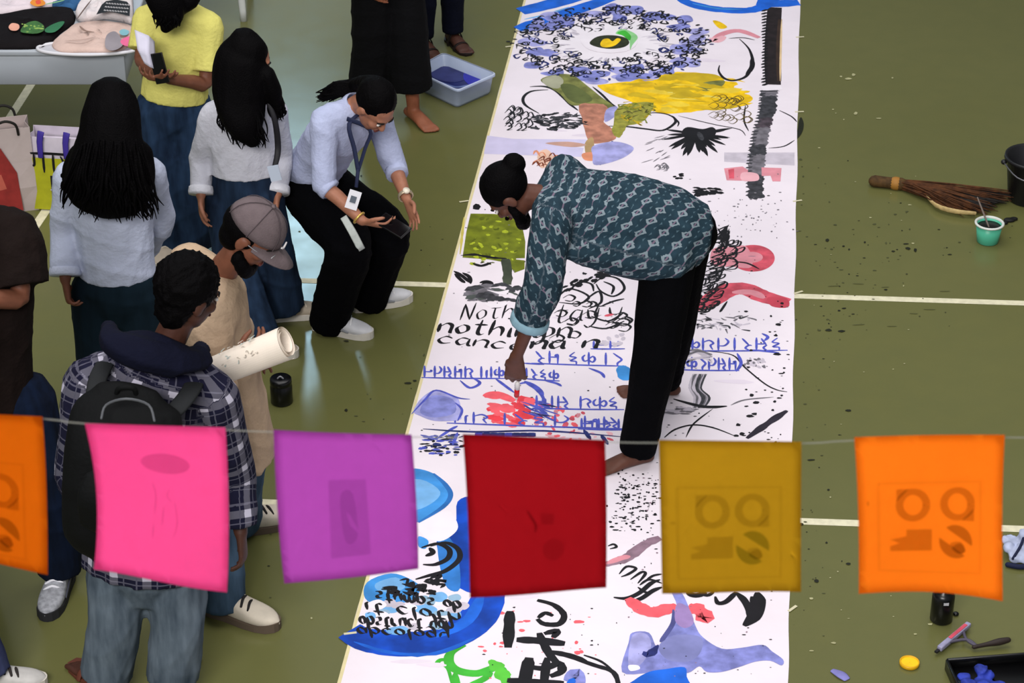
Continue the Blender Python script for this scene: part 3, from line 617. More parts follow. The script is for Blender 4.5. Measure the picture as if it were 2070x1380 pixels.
LAT = {'n': [[(0, 0), (0, .6)], [(0, .35), (.22, .62), (.42, .5), (.42, .05), (.5, 0)]], 'o': [[(.22, .6), (.02, .35), (.15, .02), (.4, .2), (.38, .5), (.2, .6)]], 't': [[(.22, 1), (.18, .2), (.28, 0), (.42, .08)], [(0, .66), (.45, .68)]], 'h': [[(.05, 1.05), (0, 0)], [(.02, .3), (.25, .6), (.42, .45), (.42, 0)]], 'c': [[(.42, .5), (.2, .62), (0, .3), (.15, .02), (.42, .12)]], 'a': [[(.38, .55), (.15, .62), (0, .3), (.15, .02), (.38, .3)], [(.4, .6), (.4, .1), (.52, 0)]], 'e': [[(.02, .3), (.4, .36), (.25, .62), (.04, .4), (.1, .06), (.42, .08)]], 'y': [[(0, .6), (.12, .15), (.36, .15)], [(.42, .62), (.4, -.1), (.2, -.42), (0, -.25)]], 'N': [[(0, 0), (.08, 1)], [(.08, 1), (.42, .0)], [(.42, 0), (.55, 1.05)]], 's': [[(.4, .55), (.15, .6), (.1, .4), (.35, .25), (.3, .03), (.02, .06)]], 'b': [[(.02, 1.05), (0, .05)], [(0, .3), (.25, .6), (.42, .3), (.25, .0), (0, .06)]], 'r': [[(0, .6), (0, 0)], [(0, .35), (.2, .6), (.38, .55)]], 'u': [[(0, .6), (.03, .1), (.25, .02), (.4, .3)], [(.4, .6), (.4, .05), (.5, 0)]], 'i': [[(.1, .6), (.1, .05), (.2, 0)], [(.12, .85), (.14, .88)]], 'l': [[(.1, 1.05), (.08, .1), (.2, 0)]], 'f': [[(.4, .95), (.22, 1.02), (.15, .7), (.15, -.3)], [(0, .58), (.38, .6)]], 'g': [[(.38, .55), (.15, .62), (0, .3), (.15, .05), (.38, .3)], [(.4, .6), (.38, -.15), (.2, -.4), (0, -.25)]], 'T': [[(0, 1), (.25, 1.08), (.6, 1)], [(.32, 1.02), (.25, .3), (.1, 0)]], 'm': [[(0, 0), (0, .6)], [(0, .4), (.18, .62), (.3, .5), (.3, 0)], [(.3, .4), (.48, .62), (.6, .5), (.6, 0)]], 'x': [[(0, .6), (.4, 0)], [(.4, .6), (0, 0)]], 'p': [[(0, .6), (0, -.4)], [(0, .4), (.25, .62), (.42, .3), (.25, 0), (0, .1)]], 'd': [[(.38, .4), (.15, .6), (0, .3), (.15, .02), (.38, .2)], [(.42, 1.05), (.4, .05), (.5, 0)]]}
ADV = {'m': .82, 'i': .34, 'l': .34, ' ': .45, 'T': .7, 'N': .7}
def latin(txt, p0, p1, h, wd, m, flip=False, slant=.18, nib=.6, P=None):
    """hand lettering along the line p0-p1 (pixels of the plane), h = x-height scale"""
    P = P or G; n = sum(ADV.get(c, .6) for c in txt); dx, dy = (p1[0]-p0[0])/n, (p1[1]-p0[1])/n; x = 0
    for c in txt:
        for st in LAT.get(c, []):
            q = []
            for a, b in st:
                sx = x+a+slant*b; uu = p0[0]+dx*sx; vv = p0[1]+dy*sx; q.append((uu, vv+h*b if flip else vv-h*b))
            P.stroke(q, wd, m, .35, nib=nib, n=4)
        x += ADV.get(c, .6)
latin('Nothing', (930, 648), (1110, 640), 32, .010, INK); latin('nothing', (885, 672), (1110, 686), 30, .019, INK); latin('cance', (884, 694), (1064, 711), 24, .015, INK)
latin('tay', (1118, 655), (1215, 645), 36, .012, INK); latin('on', (1092, 682), (1160, 684), 34, .017, INK); latin('na n', (1072, 706), (1215, 704), 26, .022, INK)
latin('ty', (1190, 640), (1262, 640), 30, .012, INK)
for L in (((1150, 590), (1170, 572), (1195, 575), (1200, 590)), ((1120, 610), (1150, 585), (1190, 600), (1170, 615), (1130, 612)), ((1200, 575), (1222, 560), (1250, 565), (1262, 585), (1240, 600), (1215, 590), (1205, 575)), ((1220, 570), (1240, 580), (1236, 596)), ((1180, 610), (1210, 590), (1215, 612), (1190, 625)), ((1215, 620), (1240, 610), (1262, 605)), ((1190, 660), (1225, 665), (1262, 650)), ((1195, 640), (1230, 650), (1262, 632))): G.stroke(L, .014, INK, .4)
for k in range(34): u = rr(0, 1); x, y = 1125+u*130, 588-u*42+rr(-6, 8); G.stroke([(x, y), (x+rr(5, 16), y-rr(2, 8))], rr(.01, .03), INK, .1)
for k in range(16):
    u = rr(1105, 1255); v = 600+rr(0, 92)-(u-1105)*.2; q = rr(8, 16); G.stroke([(u, v), (u+q, v-q*.5), (u+q*1.9, v-q*.1), (u+q*1.3, v+q*.5), (u+q*.3, v+q*.35)], .012, INK, .4, nib=.6, n=4)
for k in range(7): G.dot(1185+rr(-10, 40), 545+rr(0, 10), 4, INK)
G.stroke([(1222, 640), (1240, 636)], .02, RED)
for k in range(14): u, v = 1215+rr(0, 50), 665+rr(0, 30); G.stroke([(u, v), (u+rr(-10, 10), v+rr(4, 10))], .02, PALEG, .2)
G.build('black_english_lettering', scroll, stuff=True)
# upside-down Devanagari lines in blue
DEV = {'k': [[(.5, 1), (.5, 0)], [(.5, .6), (.25, .78), (.08, .55), (.22, .32), (.5, .55)], [(.5, .6), (.8, .72), (.92, .45), (.75, .22)]], 'r': [[(.3, 1), (.58, .82), (.38, .6), (.18, .62)], [(.36, .6), (.78, .06)]], 't': [[(.8, 1), (.8, 0)], [(.8, .62), (.42, .62), (.18, .32), (.38, .04)]], 'n': [[(.8, 1), (.8, 0)], [(.8, .5), (.22, .5), (.18, .38), (.3, .42)]], 'y': [[(.8, 1), (.8, 0)], [(.2, .92), (.34, .6), (.16, .42), (.42, .2), (.8, .36)]], 's': [[(.2, 1), (.42, .8), (.2, .58)], [(.24, .6), (.55, .06)], [(.3, .5), (.85, .5)], [(.85, 1), (.85, 0)]], 'm': [[(.25, 1), (.25, .3), (.4, .36), (.25, .5)], [(.25, .48), (.8, .48)], [(.8, 1), (.8, 0)]], 'h': [[(.4, 1), (.42, .76), (.78, .72), (.42, .46), (.82, .36), (.5, .04)]], 'A': [[(.3, 1), (.3, 0)]], 'g': [[(.22, 1), (.22, .42), (.1, .34)], [(.72, 1), (.72, 0)]], 'd': [[(.45, 1), (.45, .78), (.18, .5), (.5, .22), (.75, .02)]], 'o': [[(.3, 1), (.3, 0)], [(.3, 1), (.05, 1.3), (-.2, 1.25)]], 'i': [[(.3, 1), (.3, 0)], [(.3, 1), (.5, 1.32), (.9, 1.1)]], 'v': [[(.8, 1), (.8, 0)], [(.8, .7), (.4, .72), (.2, .42), (.45, .22), (.8, .4)]]}
DADV = {'A': .5, 'o': .5, 'i': .5, ' ': .45}
def deva(txt, p0, p1, h, wd, m, flip=True, P=None, head=True, nib=None, reach=1.0):
    P = P or G; n = sum(DADV.get(c, .95) for c in txt); dx, dy = (p1[0]-p0[0])/n, (p1[1]-p0[1])/n
    if head:
        q = .02; P.stroke([(p0[0]-dx*q*n, p0[1]), ((p0[0]+p1[0])/2, (p0[1]+p1[1])/2+abs(h)*.03), (p1[0]+dx*q*n, p1[1])], wd*1.1, m, .6)
    x = n if flip else 0
    for c in txt:
        for st in DEV.get(c, []):
            P.stroke([(p0[0]+dx*(x-a if flip else x+a), p0[1]+dy*(x-a if flip else x+a)+(-h*(1-b) if flip else h*(1-b))) for a, b in st], wd, m, .5, n=4, nib=nib)
        x += -DADV.get(c, .95) if flip else DADV.get(c, .95)
for tx, a, b, h in (('kAg ymstn', (855, 764), (1020, 766), 24), ('khrA', (1060, 766), (1130, 771), 22), ('dA kh mr', (1078, 735), (1262, 741), 26), ('tn', (1195, 706), (1262, 706), 16), ('hsrAtyk', (1385, 710), (1588, 709), 26), ('mstdky', (1368, 748), (1492, 750), 26), ('hky sAm', (1080, 826), (1258, 829), 26), ('sm thrA yg', (910, 856), (1258, 868), 24), ('Asm', (1170, 868), (1262, 870), 22)): deva(tx, a, b, h, .0115, PEN)
for L in (((1490, 715), (1498, 735), (1488, 752)), ((1100, 770), (1125, 776), (1135, 782)), ((1040, 780), (1070, 775), (1095, 800), (1100, 815)), ((930, 770), (950, 785), (970, 775), (950, 762)), ((1190, 745), (1215, 755), (1222, 765)), ((1545, 690), (1552, 682), (1540, 675)), ((1520, 708), (1575, 714)), ((1000, 765), (1040, 795))): G.stroke(L, .016, PEN, .3)
for k in range(26): u, v = 1050+rr(0, 50), 810+rr(0, 30); G.stroke([(u, v), (u+rr(10, 40), v+rr(2, 14))], rr(.006, .014), random.choice((PEN, PEN, NAVY)), .2)
G.poly([(836, 832), (852, 806), (878, 790), (905, 796), (927, 808), (932, 838), (928, 850), (880, 852), (850, 842)], LAV2); G.poly([(858, 812), (880, 800), (915, 808), (920, 835), (880, 845), (850, 836)], LAV); G.stroke([(832, 838), (860, 808), (882, 790), (925, 805), (950, 808)], .012, PEN); G.stroke([(925, 852), (934, 830), (920, 815)], .012, PEN)
for k in range(8): u = 960+k*15; G.stroke([(u, 880), (u+18, 880)], .035, random.choice((NAVY, pm('#3b3f9c', .2), NAVY)), .8)
G.stroke([(855, 868), (960, 874), (1100, 872), (1258, 884)], .014, NAVY)
G.stroke([(1055, 735), (1100, 738)], .012, PEN); G.stroke([(1256, 740), (1263, 756), (1264, 770)], .07, SKY)
G.build('blue_devanagari_lettering', scroll, stuff=True)
for k in range(40): u, v = 975+rr(0, 100), 800+rr(0, 58); a = rr(.1, .7); G.stroke([(u, v), (u+rr(14, 36)*math.cos(a), v+rr(8, 22)*math.sin(a))], rr(.02, .05), random.choice((CORAL, CORAL, pm('#e8414c', .15))), .3, rag=.3)
G.stroke([(978, 802), (1005, 798), (1040, 812)], .05, CORAL, .5)
for k in range(26): u, v = 1085+rr(0, 100), 815+rr(0, 50); G.stroke([(u, v), (u+rr(-8, 12), v+rr(4, 14))], rr(.01, .025), random.choice((ROSE, CORAL, RED)), .2)
for k in range(18): u, v = 1100+rr(0, 130), 868+rr(0, 22); G.stroke([(u, v), (u+rr(-16, 16), v+rr(2, 6))], rr(.01, .025), random.choice((CORAL, PINK, RED)), .2)
G.stroke(T1((690, 1010), (760, 1050), (800, 1095)), .03, PEN, .2)
G.build('coral_brush_marks', scroll, stuff=True)
# red ring and red wave with black scribble
G.poly([(1522+44*math.cos(i*.393), 523+27*math.sin(i*.393)) for i in range(16)], RED); G.poly([(1440, 505), (1475, 500), (1510, 500), (1520, 540), (1480, 540), (1440, 536)], ROSE); G.poly([(1520+22*math.cos(i*.524), 521+11*math.sin(i*.524)) for i in range(12)], ROSE); G.stroke([(1512, 519), (1528, 519)], .006, MAUVE)
G.stroke([(1390, 622), (1433, 610), (1470, 588), (1506, 585), (1542, 600), (1592, 614)], .115, RED, .85, rag=.05); G.stroke([(1480, 592), (1520, 592), (1545, 604)], .05, ROSE, .3); G.poly([(1552, 602), (1590, 604), (1593, 622), (1560, 620)], pm('#c04455', .1))
for i in range(64):
    t = i/64; v = 480+150*t; u = 1474-62*t+rr(-22, 22); s_ = rr(9, 22); G.stroke([(u, v), (u+s_, v-rr(3, 9)), (u+s_*.8, v+rr(0, 5)), (u-s_*.3, v+rr(4, 9)), (u+s_*.5, v+rr(6, 10))], rr(.007, .012), INK, .3, n=4)
for i in range(20): t = i/20; G.stroke([(1450+rr(-8, 20), 455+70*t*.4+rr(0, 30)), (1465+rr(0, 12), 452+rr(0, 40))], .01, INK, .2)
for L in (((1445, 505), (1475, 497), (1490, 507), (1470, 518), (1452, 514)), ((1450, 528), (1478, 522), (1490, 534), (1468, 545)), ((1470, 610), (1460, 625), (1455, 632)), ((1480, 530), (1510, 533), (1535, 545))): G.stroke(L, .013, INK, .3)
G.build('red_ring_and_wave', scroll, stuff=True)
for k in range(34): u, v = 1385+rr(0, 130), 640+rr(0, 30); G.stroke([(u, v), (u+rr(-6, 22), v+rr(-5, 5)), (u+rr(0, 20), v+rr(-6, 8))], rr(.006, .014), random.choice((GREY, PALEG, DGREY)), .2, n=3)
for k in range(34): x = rr(-1, 1); G.stroke([(1415+x*15, 757), (1406+x*12, 785), (1420+x*16, 805), (1412+x*12, 826)], rr(.006, .013), random.choice((GREY, DGREY, PALEG)), .3, rag=.3)
for k in range(10): u = 1395+k*3; G.stroke([(1380+rr(-12, 10), 725+rr(-18, 18)), (1410, 715+rr(-10, 12)), (1440, 728+rr(-12, 10))], .012, random.choice((PALEG, GREY)), .2)
for k in range(24): u, v = 1505+rr(0, 40), 724+rr(0, 18); G.stroke([(u, v), (u+rr(-6, 10), v+rr(4, 8))], rr(.008, .018), random.choice((GREY, PALEG)), .2)
G.stroke(T2((500, 1125), (640, 1163), (720, 1170), (800, 1165)), .022, INK, .3); G.stroke(T2((690, 858), (830, 880), (900, 950), (1010, 1040), (1080, 1075), (1135, 1085)), .009, INK, .4); G.stroke(T2((1135, 1190), (1080, 1225), (1000, 1280), (910, 1345)), .034, pm('#2a2430', .3), .4, rag=.15); G.stroke(T2((450, 1340), (510, 1295), (610, 1270), (720, 1285), (840, 1330)), .011, INK, .4); G.stroke(T2((570, 1340), (600, 1280), (640, 1240), (720, 1180)), .009, INK, .2); G.stroke(T2((820, 1160), (900, 1130), (1060, 1115)), .01, GREY, .2)
for k in range(40): u, v = 1335+rr(0, 60), 830+rr(-6, 8); G.stroke([(u, v), (u+rr(10, 30), v+rr(-2, 2))], rr(.008, .02), random.choice((GREY, PALEG)), .2)
for _ in range(46): v = rr(600, 900); G.dot(rr(1500, 1596), v, rr(1.2, 4.5), INK)
for (u, v) in ((1520, 800), (1528, 815), (1525, 838), (1515, 842), (1570, 717), (1573, 657), (1492, 860), (1500, 878), (1488, 882)): G.dot(u, v, 6, INK)
G.build('grey_arrow_and_lines', scroll, stuff=True)
# near end: blue ring, lenses, lettering
for k in range(60): u, v = 845+rr(0, 85), 893+rr(-14, 28); G.stroke([(u, v), (u+rr(4, 22), v+rr(-4, 3))], rr(.008, .022), random.choice((INK, INK, NAVY, PEN)), .2, rag=.2)
for L in (((880, 890), (910, 870), (925, 862)), ((915, 900), (925, 875)), ((850, 880), (885, 890))): G.stroke(L, .016, PEN, .3)
G.poly([(795, 990), (812, 955), (840, 948), (876, 958), (900, 980), (911, 1002), (900, 1022), (880, 1038), (846, 1056), (778, 1060)], SKY); G.poly([(800, 980), (850, 970), (890, 995), (870, 1020), (830, 1030)], SKY2); G.stroke([(876, 958), (900, 980), (911, 1002), (895, 1026), (846, 1057)], .022, pm('#2a6cb4', .2), .4)
G.poly([(925, 1015), (960, 1005), (1010, 1030), (1020, 1120), (985, 1195), (930, 1190), (890, 1130), (885, 1080), (920, 1060)], DBLUE); G.poly([(885, 1095), (905, 1085), (925, 1120), (930, 1190), (905, 1190), (890, 1150)], pm('#2f74bf', .3, 6))
G.stroke([(990, 1180), (985, 1215), (960, 1255), (905, 1290), (850, 1302), (785, 1300), (735, 1292), (706, 1276)], .155, DBLUE, .72, rag=.03); G.stroke([(975, 1200), (945, 1255), (880, 1288)], .05, BLUE, .3); G.stroke([(715, 1298), (790, 1320), (880, 1322), (960, 1290)], .02, BLUE, .2, rag=.5)
G.poly([(846, 1062), (880, 1042), (905, 1033), (918, 1045), (926, 1066), (915, 1082), (890, 1095), (860, 1088)], WHITE); G.poly([(846, 1085), (866, 1094), (860, 1110), (846, 1105)], SKY)
G.poly([(742, 1178), (790, 1160), (830, 1172), (850, 1190), (830, 1215), (770, 1225), (738, 1210)], SKY); G.poly([(760, 1180), (800, 1168), (820, 1185), (800, 1198), (765, 1195)], SKY2)
for k in range(30): u, v = 745+rr(0, 190), 1225+rr(-20, 55); G.poly([(u+rr(10, 22)*math.cos(q), v+rr(5, 11)*math.sin(q)) for q in (0, 1.2, 2.5, 3.7, 5)], random.choice((SKY2, PALEG, WHITE, pm('#8fb0c8', .1))))
for L in (((852, 1108), (885, 1100), (908, 1112), (905, 1130), (880, 1142), (855, 1142)), ((870, 1105), (900, 1098), (925, 1110), (928, 1132), (900, 1155), (865, 1165), (840, 1172)), ((860, 1125), (875, 1118), (868, 1108))): G.stroke(L, .024, INK, .3)
latin('obstruct yoh', (726, 1246), (918, 1256), 26, .013, INK, True, .1); latin('it cloth', (735, 1218), (935, 1240), 24, .013, INK, True, .1); latin('stumps ob', (758, 1195), (935, 1218), 22, .014, INK, True, .1); latin('abcology', (722, 1268), (912, 1278), 20, .012, INK, True, .1)
for k in range(26): u, v = 770+rr(0, 110), 1170+rr(0, 34); G.stroke([(u, v), (u+rr(8, 28), v+rr(-8, 8)), (u+rr(8, 20), v+rr(0, 12))], rr(.012, .024), INK, .2, n=4)
G.build('blue_ring_and_lettering', scroll, stuff=True)
G.stroke([(940, 1304), (912, 1320), (908, 1340), (925, 1356), (965, 1362), (1010, 1350), (1030, 1380)], .04, GRN, .5); G.stroke([(880, 1345), (890, 1335), (905, 1335)], .02, GRN, .3); G.stroke([(920, 1360), (925, 1390), (960, 1400)], .035, GRN); G.stroke([(990, 1335), (1010, 1355), (1025, 1385)], .05, pm('#58bd3c', .15), .3, rag=.3); G.stroke([(940, 1390), (975, 1375), (995, 1360)], .03, GRN); G.stroke([(885, 1342), (905, 1352), (915, 1390)], .014, GRN)
for (u, v) in ((972, 1308), (980, 1316), (1000, 1302), (1012, 1308), (1018, 1300), (1004, 1234), (1002, 1226), (995, 1220), (1010, 1240), (1065, 1256), (1052, 1258), (1055, 1275), (1170, 1258), (1165, 1300), (1175, 1318), (1168, 1320)): G.dot(u, v, rr(4, 8), CORAL)
for _ in range(40): G.dot(rr(960, 1250), rr(1215, 1375), rr(1, 3.2), random.choice((CORAL, INK)))
for L, wd in ((((1031, 1236), (1029, 1270), (1027, 1310)), .045), (((1086, 1214), (1120, 1224), (1140, 1244), (1130, 1262), (1100, 1262), (1086, 1252)), .028), (((1088, 1250), (1102, 1240), (1118, 1246)), .022), (((1044, 1294), (1090, 1296), (1142, 1302)), .042), (((1090, 1280), (1098, 1300), (1112, 1325), (1130, 1345)), .035), (((1100, 1282), (1126, 1276), (1118, 1290)), .03), (((1112, 1318), (1150, 1326), (1185, 1338)), .03), (((1070, 1330), (1064, 1360), (1058, 1392)), .05), (((1106, 1330), (1098, 1392)), .035), (((1066, 1348), (1100, 1352), (1130, 1342), (1135, 1358), (1112, 1368)), .035), (((1025, 1376), (1080, 1380), (1140, 1382)), .04), (((1150, 1328), (1200, 1345), (1240, 1360), (1252, 1392)), .022), (((1180, 1325), (1215, 1338), (1240, 1358)), .012)): G.stroke(L, wd, INK, .6, rag=.08)
G.stroke([(1145, 1378), (1165, 1360), (1175, 1390)], .05, LAV, .5); G.stroke([(1148, 1390), (1160, 1372)], .03, BLUE)
G.build('green_and_black_lettering', scroll, stuff=True)
def spl(n, cu, cv, su, sv, m, r=(1, 4)):
    for _ in range(n): G.dot(random.gauss(cu, su), random.gauss(cv, sv), rr(*r), m)
spl(130, 1285, 1035, 22, 34, INK, (1, 4.2)); spl(60, 1300, 980, 25, 20, INK, (.8, 3)); spl(20, 1255, 1010, 12, 40, INK)
G.stroke(T4((110, 750), (200, 725), (250, 700), (330, 640), (410, 605)), .05, MAUVE, .6, rag=.15); G.stroke(T4((120, 745), (200, 715), (250, 705)), .03, ROSE, .3)
G.stroke(T4((130, 650), (160, 640), (175, 655), (140, 665)), .012, INK)
for L, wd in ((((190, 800), (230, 760), (280, 770), (240, 800), (200, 815)), .014), (((250, 830), (310, 790), (330, 800), (290, 850)), .014), (((330, 840), (370, 810), (420, 800)), .013), (((300, 860), (350, 830), (420, 850)), .013), (((160, 925), (230, 930), (300, 900), (360, 850), (410, 830)), .022), (((250, 950), (310, 930), (370, 890), (420, 870)), .022), (((290, 870), (340, 900), (400, 880)), .014), (((550, 900), (600, 915), (660, 900)), .03), (((620, 895), (660, 915), (700, 895)), .018), (((705, 920), (720, 955), (760, 950), (800, 915), (815, 895)), .024), (((815, 898), (860, 940), (890, 1000), (885, 1040)), .032), (((930, 898), (940, 950), (920, 1020), (860, 1078)), .055), (((900, 920), (915, 980), (890, 1060)), .03)): G.stroke(T4(*L), wd, INK, .3)
G.stroke(T4((235, 930), (300, 980), (370, 1005), (450, 985), (500, 970)), .07, CORAL, .4, rag=.2); G.stroke(T4((560, 975), (610, 990), (655, 1030), (600, 1030)), .07, CORAL, .5, rag=.2)
G.poly(T4((470, 890), (520, 895), (560, 970), (600, 1080), (640, 1140), (740, 1200), (850, 1195), (960, 1180), (1010, 1215), (1070, 1260), (1060, 1290), (1000, 1265), (920, 1270), (830, 1300), (740, 1325), (660, 1325), (620, 1295), (560, 1330), (480, 1320), (350, 1330), (205, 1325), (240, 1170), (260, 1115), (350, 1115), (390, 1190), (430, 1150), (480, 1060), (500, 970)), LAV)
G.poly(T4((400, 1190), (480, 1130), (600, 1130), (640, 1160), (620, 1230), (560, 1270), (450, 1260)), pm('#7d80b4', .15)); G.poly(T4((260, 1130), (340, 1125), (360, 1200), (300, 1290), (240, 1290)), LAV2); G.stroke(T4((480, 990), (480, 1060), (430, 1140), (410, 1165)), .02, pm('#4d4f86', .2), .3); G.stroke(T4((320, 1215), (350, 1235), (400, 1180)), .03, NAVY, .2, rag=.3)
G.poly(T4((500, 960), (560, 980), (590, 1060), (540, 1090), (490, 1050)), pm('#9a7fb4', .15)); G.poly(T4((240, 1290), (290, 1290), (300, 1310), (250, 1320)), WHITE)
G.poly(T4((230, 1420), (270, 1370), (350, 1325), (440, 1310), (540, 1300), (552, 1350), (550, 1420)), BLUE)
for _ in range(90): v = rr(960, 1375); G.dot(rr(1240, 1590), v, rr(.8, 2.6), random.choice((INK, INK, MAUVE)))
for (u, v) in ((1180, 870), (1215, 880)): G.stroke([(u, v), (u+14, v+20)], .02, NAVY)
G.build('lavender_shape_and_script', scroll, stuff=True)
for _ in range(160): v = rr(330, 900); G.dot(rr(edgeL(v)+5, edgeR(v)-5), v, rr(.7, 2.4), random.choice((INK, GREY)))
spl(60, 1520, 430, 35, 30, GREY, (.8, 2.6))
o = G.build('ink_splatter', scroll, stuff=True)
# cream selvage on the left edge, strips of tape on both
bm = bmesh.new(); pr = None
for i in range(61):
    v = -180+i*30; a = fl(edgeL(v)-1, v, 0); q = [bm.verts.new((a.x, a.y, ZS+.0003)), bm.verts.new((a.x+.014, a.y, ZS+.0003))]
    if pr: bm.faces.new((q[0], q[1], pr[1], pr[0]))
    pr = q
obj('selvage', bm, mat('#dccf9f', .7, .05), scroll, smooth=False)
for (u, v, a) in ((1617, 76, .15), (1612, 407, .3), (1614, 592, .5), (1602, 1231, .8), (1616, 227, .1), (938, 408, .3), (1030, 95, .3), (708, 1281, .2)):
    p = fl(u, v); bm = bmesh.new(); box(bm, (p.x, p.y, .0042), (.05, .012, .0012), Matrix.Rotation(a, 3, 'Z')); obj('tape_strip', bm, mat('#cfc9a8', .5), scroll, smooth=False)
# paint dropped on the floor
F = Paint(lambda u, v: fl(u, v, 0), (0, 0, 1), 4e-6, .0016); FD = mat('#1d1f10', .5, .2); FL = mat('#a8a57c', .5, .2); FM = mat('#45472a', .5, .2)
for (n, cu, cv, su, sv_) in ((46, 1720, 520, 55, 40), (40, 1690, 650, 50, 30), (26, 1760, 470, 60, 40), (30, 1665, 900, 30, 90), (26, 1650, 1150, 25, 60), (16, 1640, 380, 30, 40), (20, 1850, 520, 60, 60), (20, 760, 880, 60, 60), (14, 850, 560, 40, 60), (26, 680, 430, 40, 80), (16, 880, 820, 30, 60), (10, 520, 1150, 30, 50), (14, 2010, 420, 40, 25)):
    for _ in range(int(n*.75)): F.dot(random.gauss(cu, su*1.15), random.gauss(cv, sv_*1.15), rr(.8, 3.4)*random.choice((.7, 1, 1)), random.choice((FD, FM, FM)))
for _ in range(8): u, v = rr(1640, 1900), rr(560, 690); F.stroke([(u, v), (u+rr(12, 30), v+rr(-2, 2))], .007, mat('#53542f', .5), .3)
for _ in range(34): F.dot(rr(1640, 1860), rr(150, 1320), rr(1, 2.6), FL)
for (u, v) in ((1700, 155), (1715, 160), (1725, 152), (1730, 230), (1776, 240), (1640, 1210), (1850, 1282), (1880, 1262), (1640, 1316), (1685, 1300), (630, 1250)): F.dot(u, v, rr(3, 5), FL)
for (u, v) in ((1672, 486), (1748, 490), (1835, 503), (1850, 506), (1705, 498), (1920, 515), (1790, 586), (1675, 668), (1700, 670), (1715, 830), (1640, 930), (700, 690), (825, 775), (838, 770), (700, 830), (1620, 1060), (1715, 1140), (1650, 1175)): F.dot(u, v, rr(3, 6), FD)
F.stroke([(1619, 238), (1618, 262), (1606, 284)], .03, FD, .2)
F.build('paint_splatter', floor, stuff=True)

# ------------------------------------------------------------------ the people
def parr(J, **kw): J = dict(J); J.update(kw); return J
SK_DARK = skin('#45271d'); SK_MID = skin('#744734'); SK_LIGHT = skin('#9c6850'); BLACKP = mat('#050507', .95, .1, 14, .25, 60, .05); WHITESOLE = mat('#cfc9bf', .7, .05)
# man painting, bent over the scroll
J1 = dict(pel=(1378, 468, 8.45), chest=(1185, 425, 8.4), neck=(1098, 400, 8.36), head=(1030, 393, 8.33), hipA=(1350, 530, 8.34), kneeA=(1322, 735, 8.16), ankA=(1288, 912, 8.16), hipB=(1378, 500, 8.54), kneeB=(1362, 660, 8.62), ankB=(1340, 782, 8.70), shA=(1115, 452, 8.2), elA=(1096, 580, 8.12), wrA=(1044, 722, 8.16), shB=(1140, 355, 8.55), elB=(1240, 440, 8.68), wrB=(1345, 560, 8.55))
Hd = (at(1038, 800, 8.22)-at(1044, 722, 8.16)).normalized()
man = human('barefoot man in teal patterned shirt and black trousers bending over the painted scroll', J1, (-.5, .02, -.86), (-.86, 0, .5), skin('#593528'), 1.0,
    shirt=dict(m=ikat_mat(), r=(.205, .165), waist=(.205, .19), hem=(.205, .175), len=-.03, cap0='round', sl=(.092, .085, .076), sleeve=(1.5, 1.6), extra=[[((1140, 470, 8.3), .15, .09), ((1200, 475, 8.34), .17, .13), ((1290, 490, 8.36), .18, .15), ((1350, 510, 8.34), .16, .13)]], cuffs=mat('#7fa0ae', .9, .1), fold=.013, collar=True, vox=.008),
    pants=dict(m=BLACKP, r=(.125, .10, .080), hem=.0, pelvis=(.17, .14), fold=.012, drop=.02, rise=.05), foot='bare', fdir=((-1, -.40), (-1, .02)), seed=11,
    hands=dict(A=dict(d=Hd, n=(.2, .95, -.1), thumb=(-.8, -.5, 0), curl=.7, spread=.06, s=1.2, grip=.5, tuck=1.), B=dict(d=(.3, -.2, -.9), n=(-.5, 0, -.3), thumb=(-.6, -.3, .2), curl=.6)))
bm = bmesh.new(); hair_cap(bm, man, .016, .016, (.09, .108, .098)); ell(bm, man['Pt'](0, -.135, .055), (.042, .045, .05), man['R'], 12, 9); loft(bm, [(man['Pt'](0, -.10, .05), .04), (man['Pt'](0, -.13, .055), .028)], (1, 0, 0), 10, 2)
me = solid(bm, .008, 2); folds(me, .006, 40, 4); obj('hair', me, BLACKHAIR, man['root'])
bm = bmesh.new(); loft(bm, [(man['Pt'](.068, .02, -.02), .018), (man['Pt'](.062, .045, -.075), .024), (man['Pt'](0, .085, -.115), .034), (man['Pt'](-.062, .045, -.075), .024), (man['Pt'](-.068, .02, -.02), .018)], man['R']@Vector((0, 0, 1)), 10, 3); loft(bm, [(man['Pt'](-.03, .09, -.045), .008), (man['Pt'](0, .1, -.04), .009), (man['Pt'](.03, .09, -.045), .008)], man['R']@Vector((0, 0, 1)), 8, 2)
me = solid(bm, .007, 2); folds(me, .006, 60, 4); obj('beard', me, BLACKHAIR, man['root'])
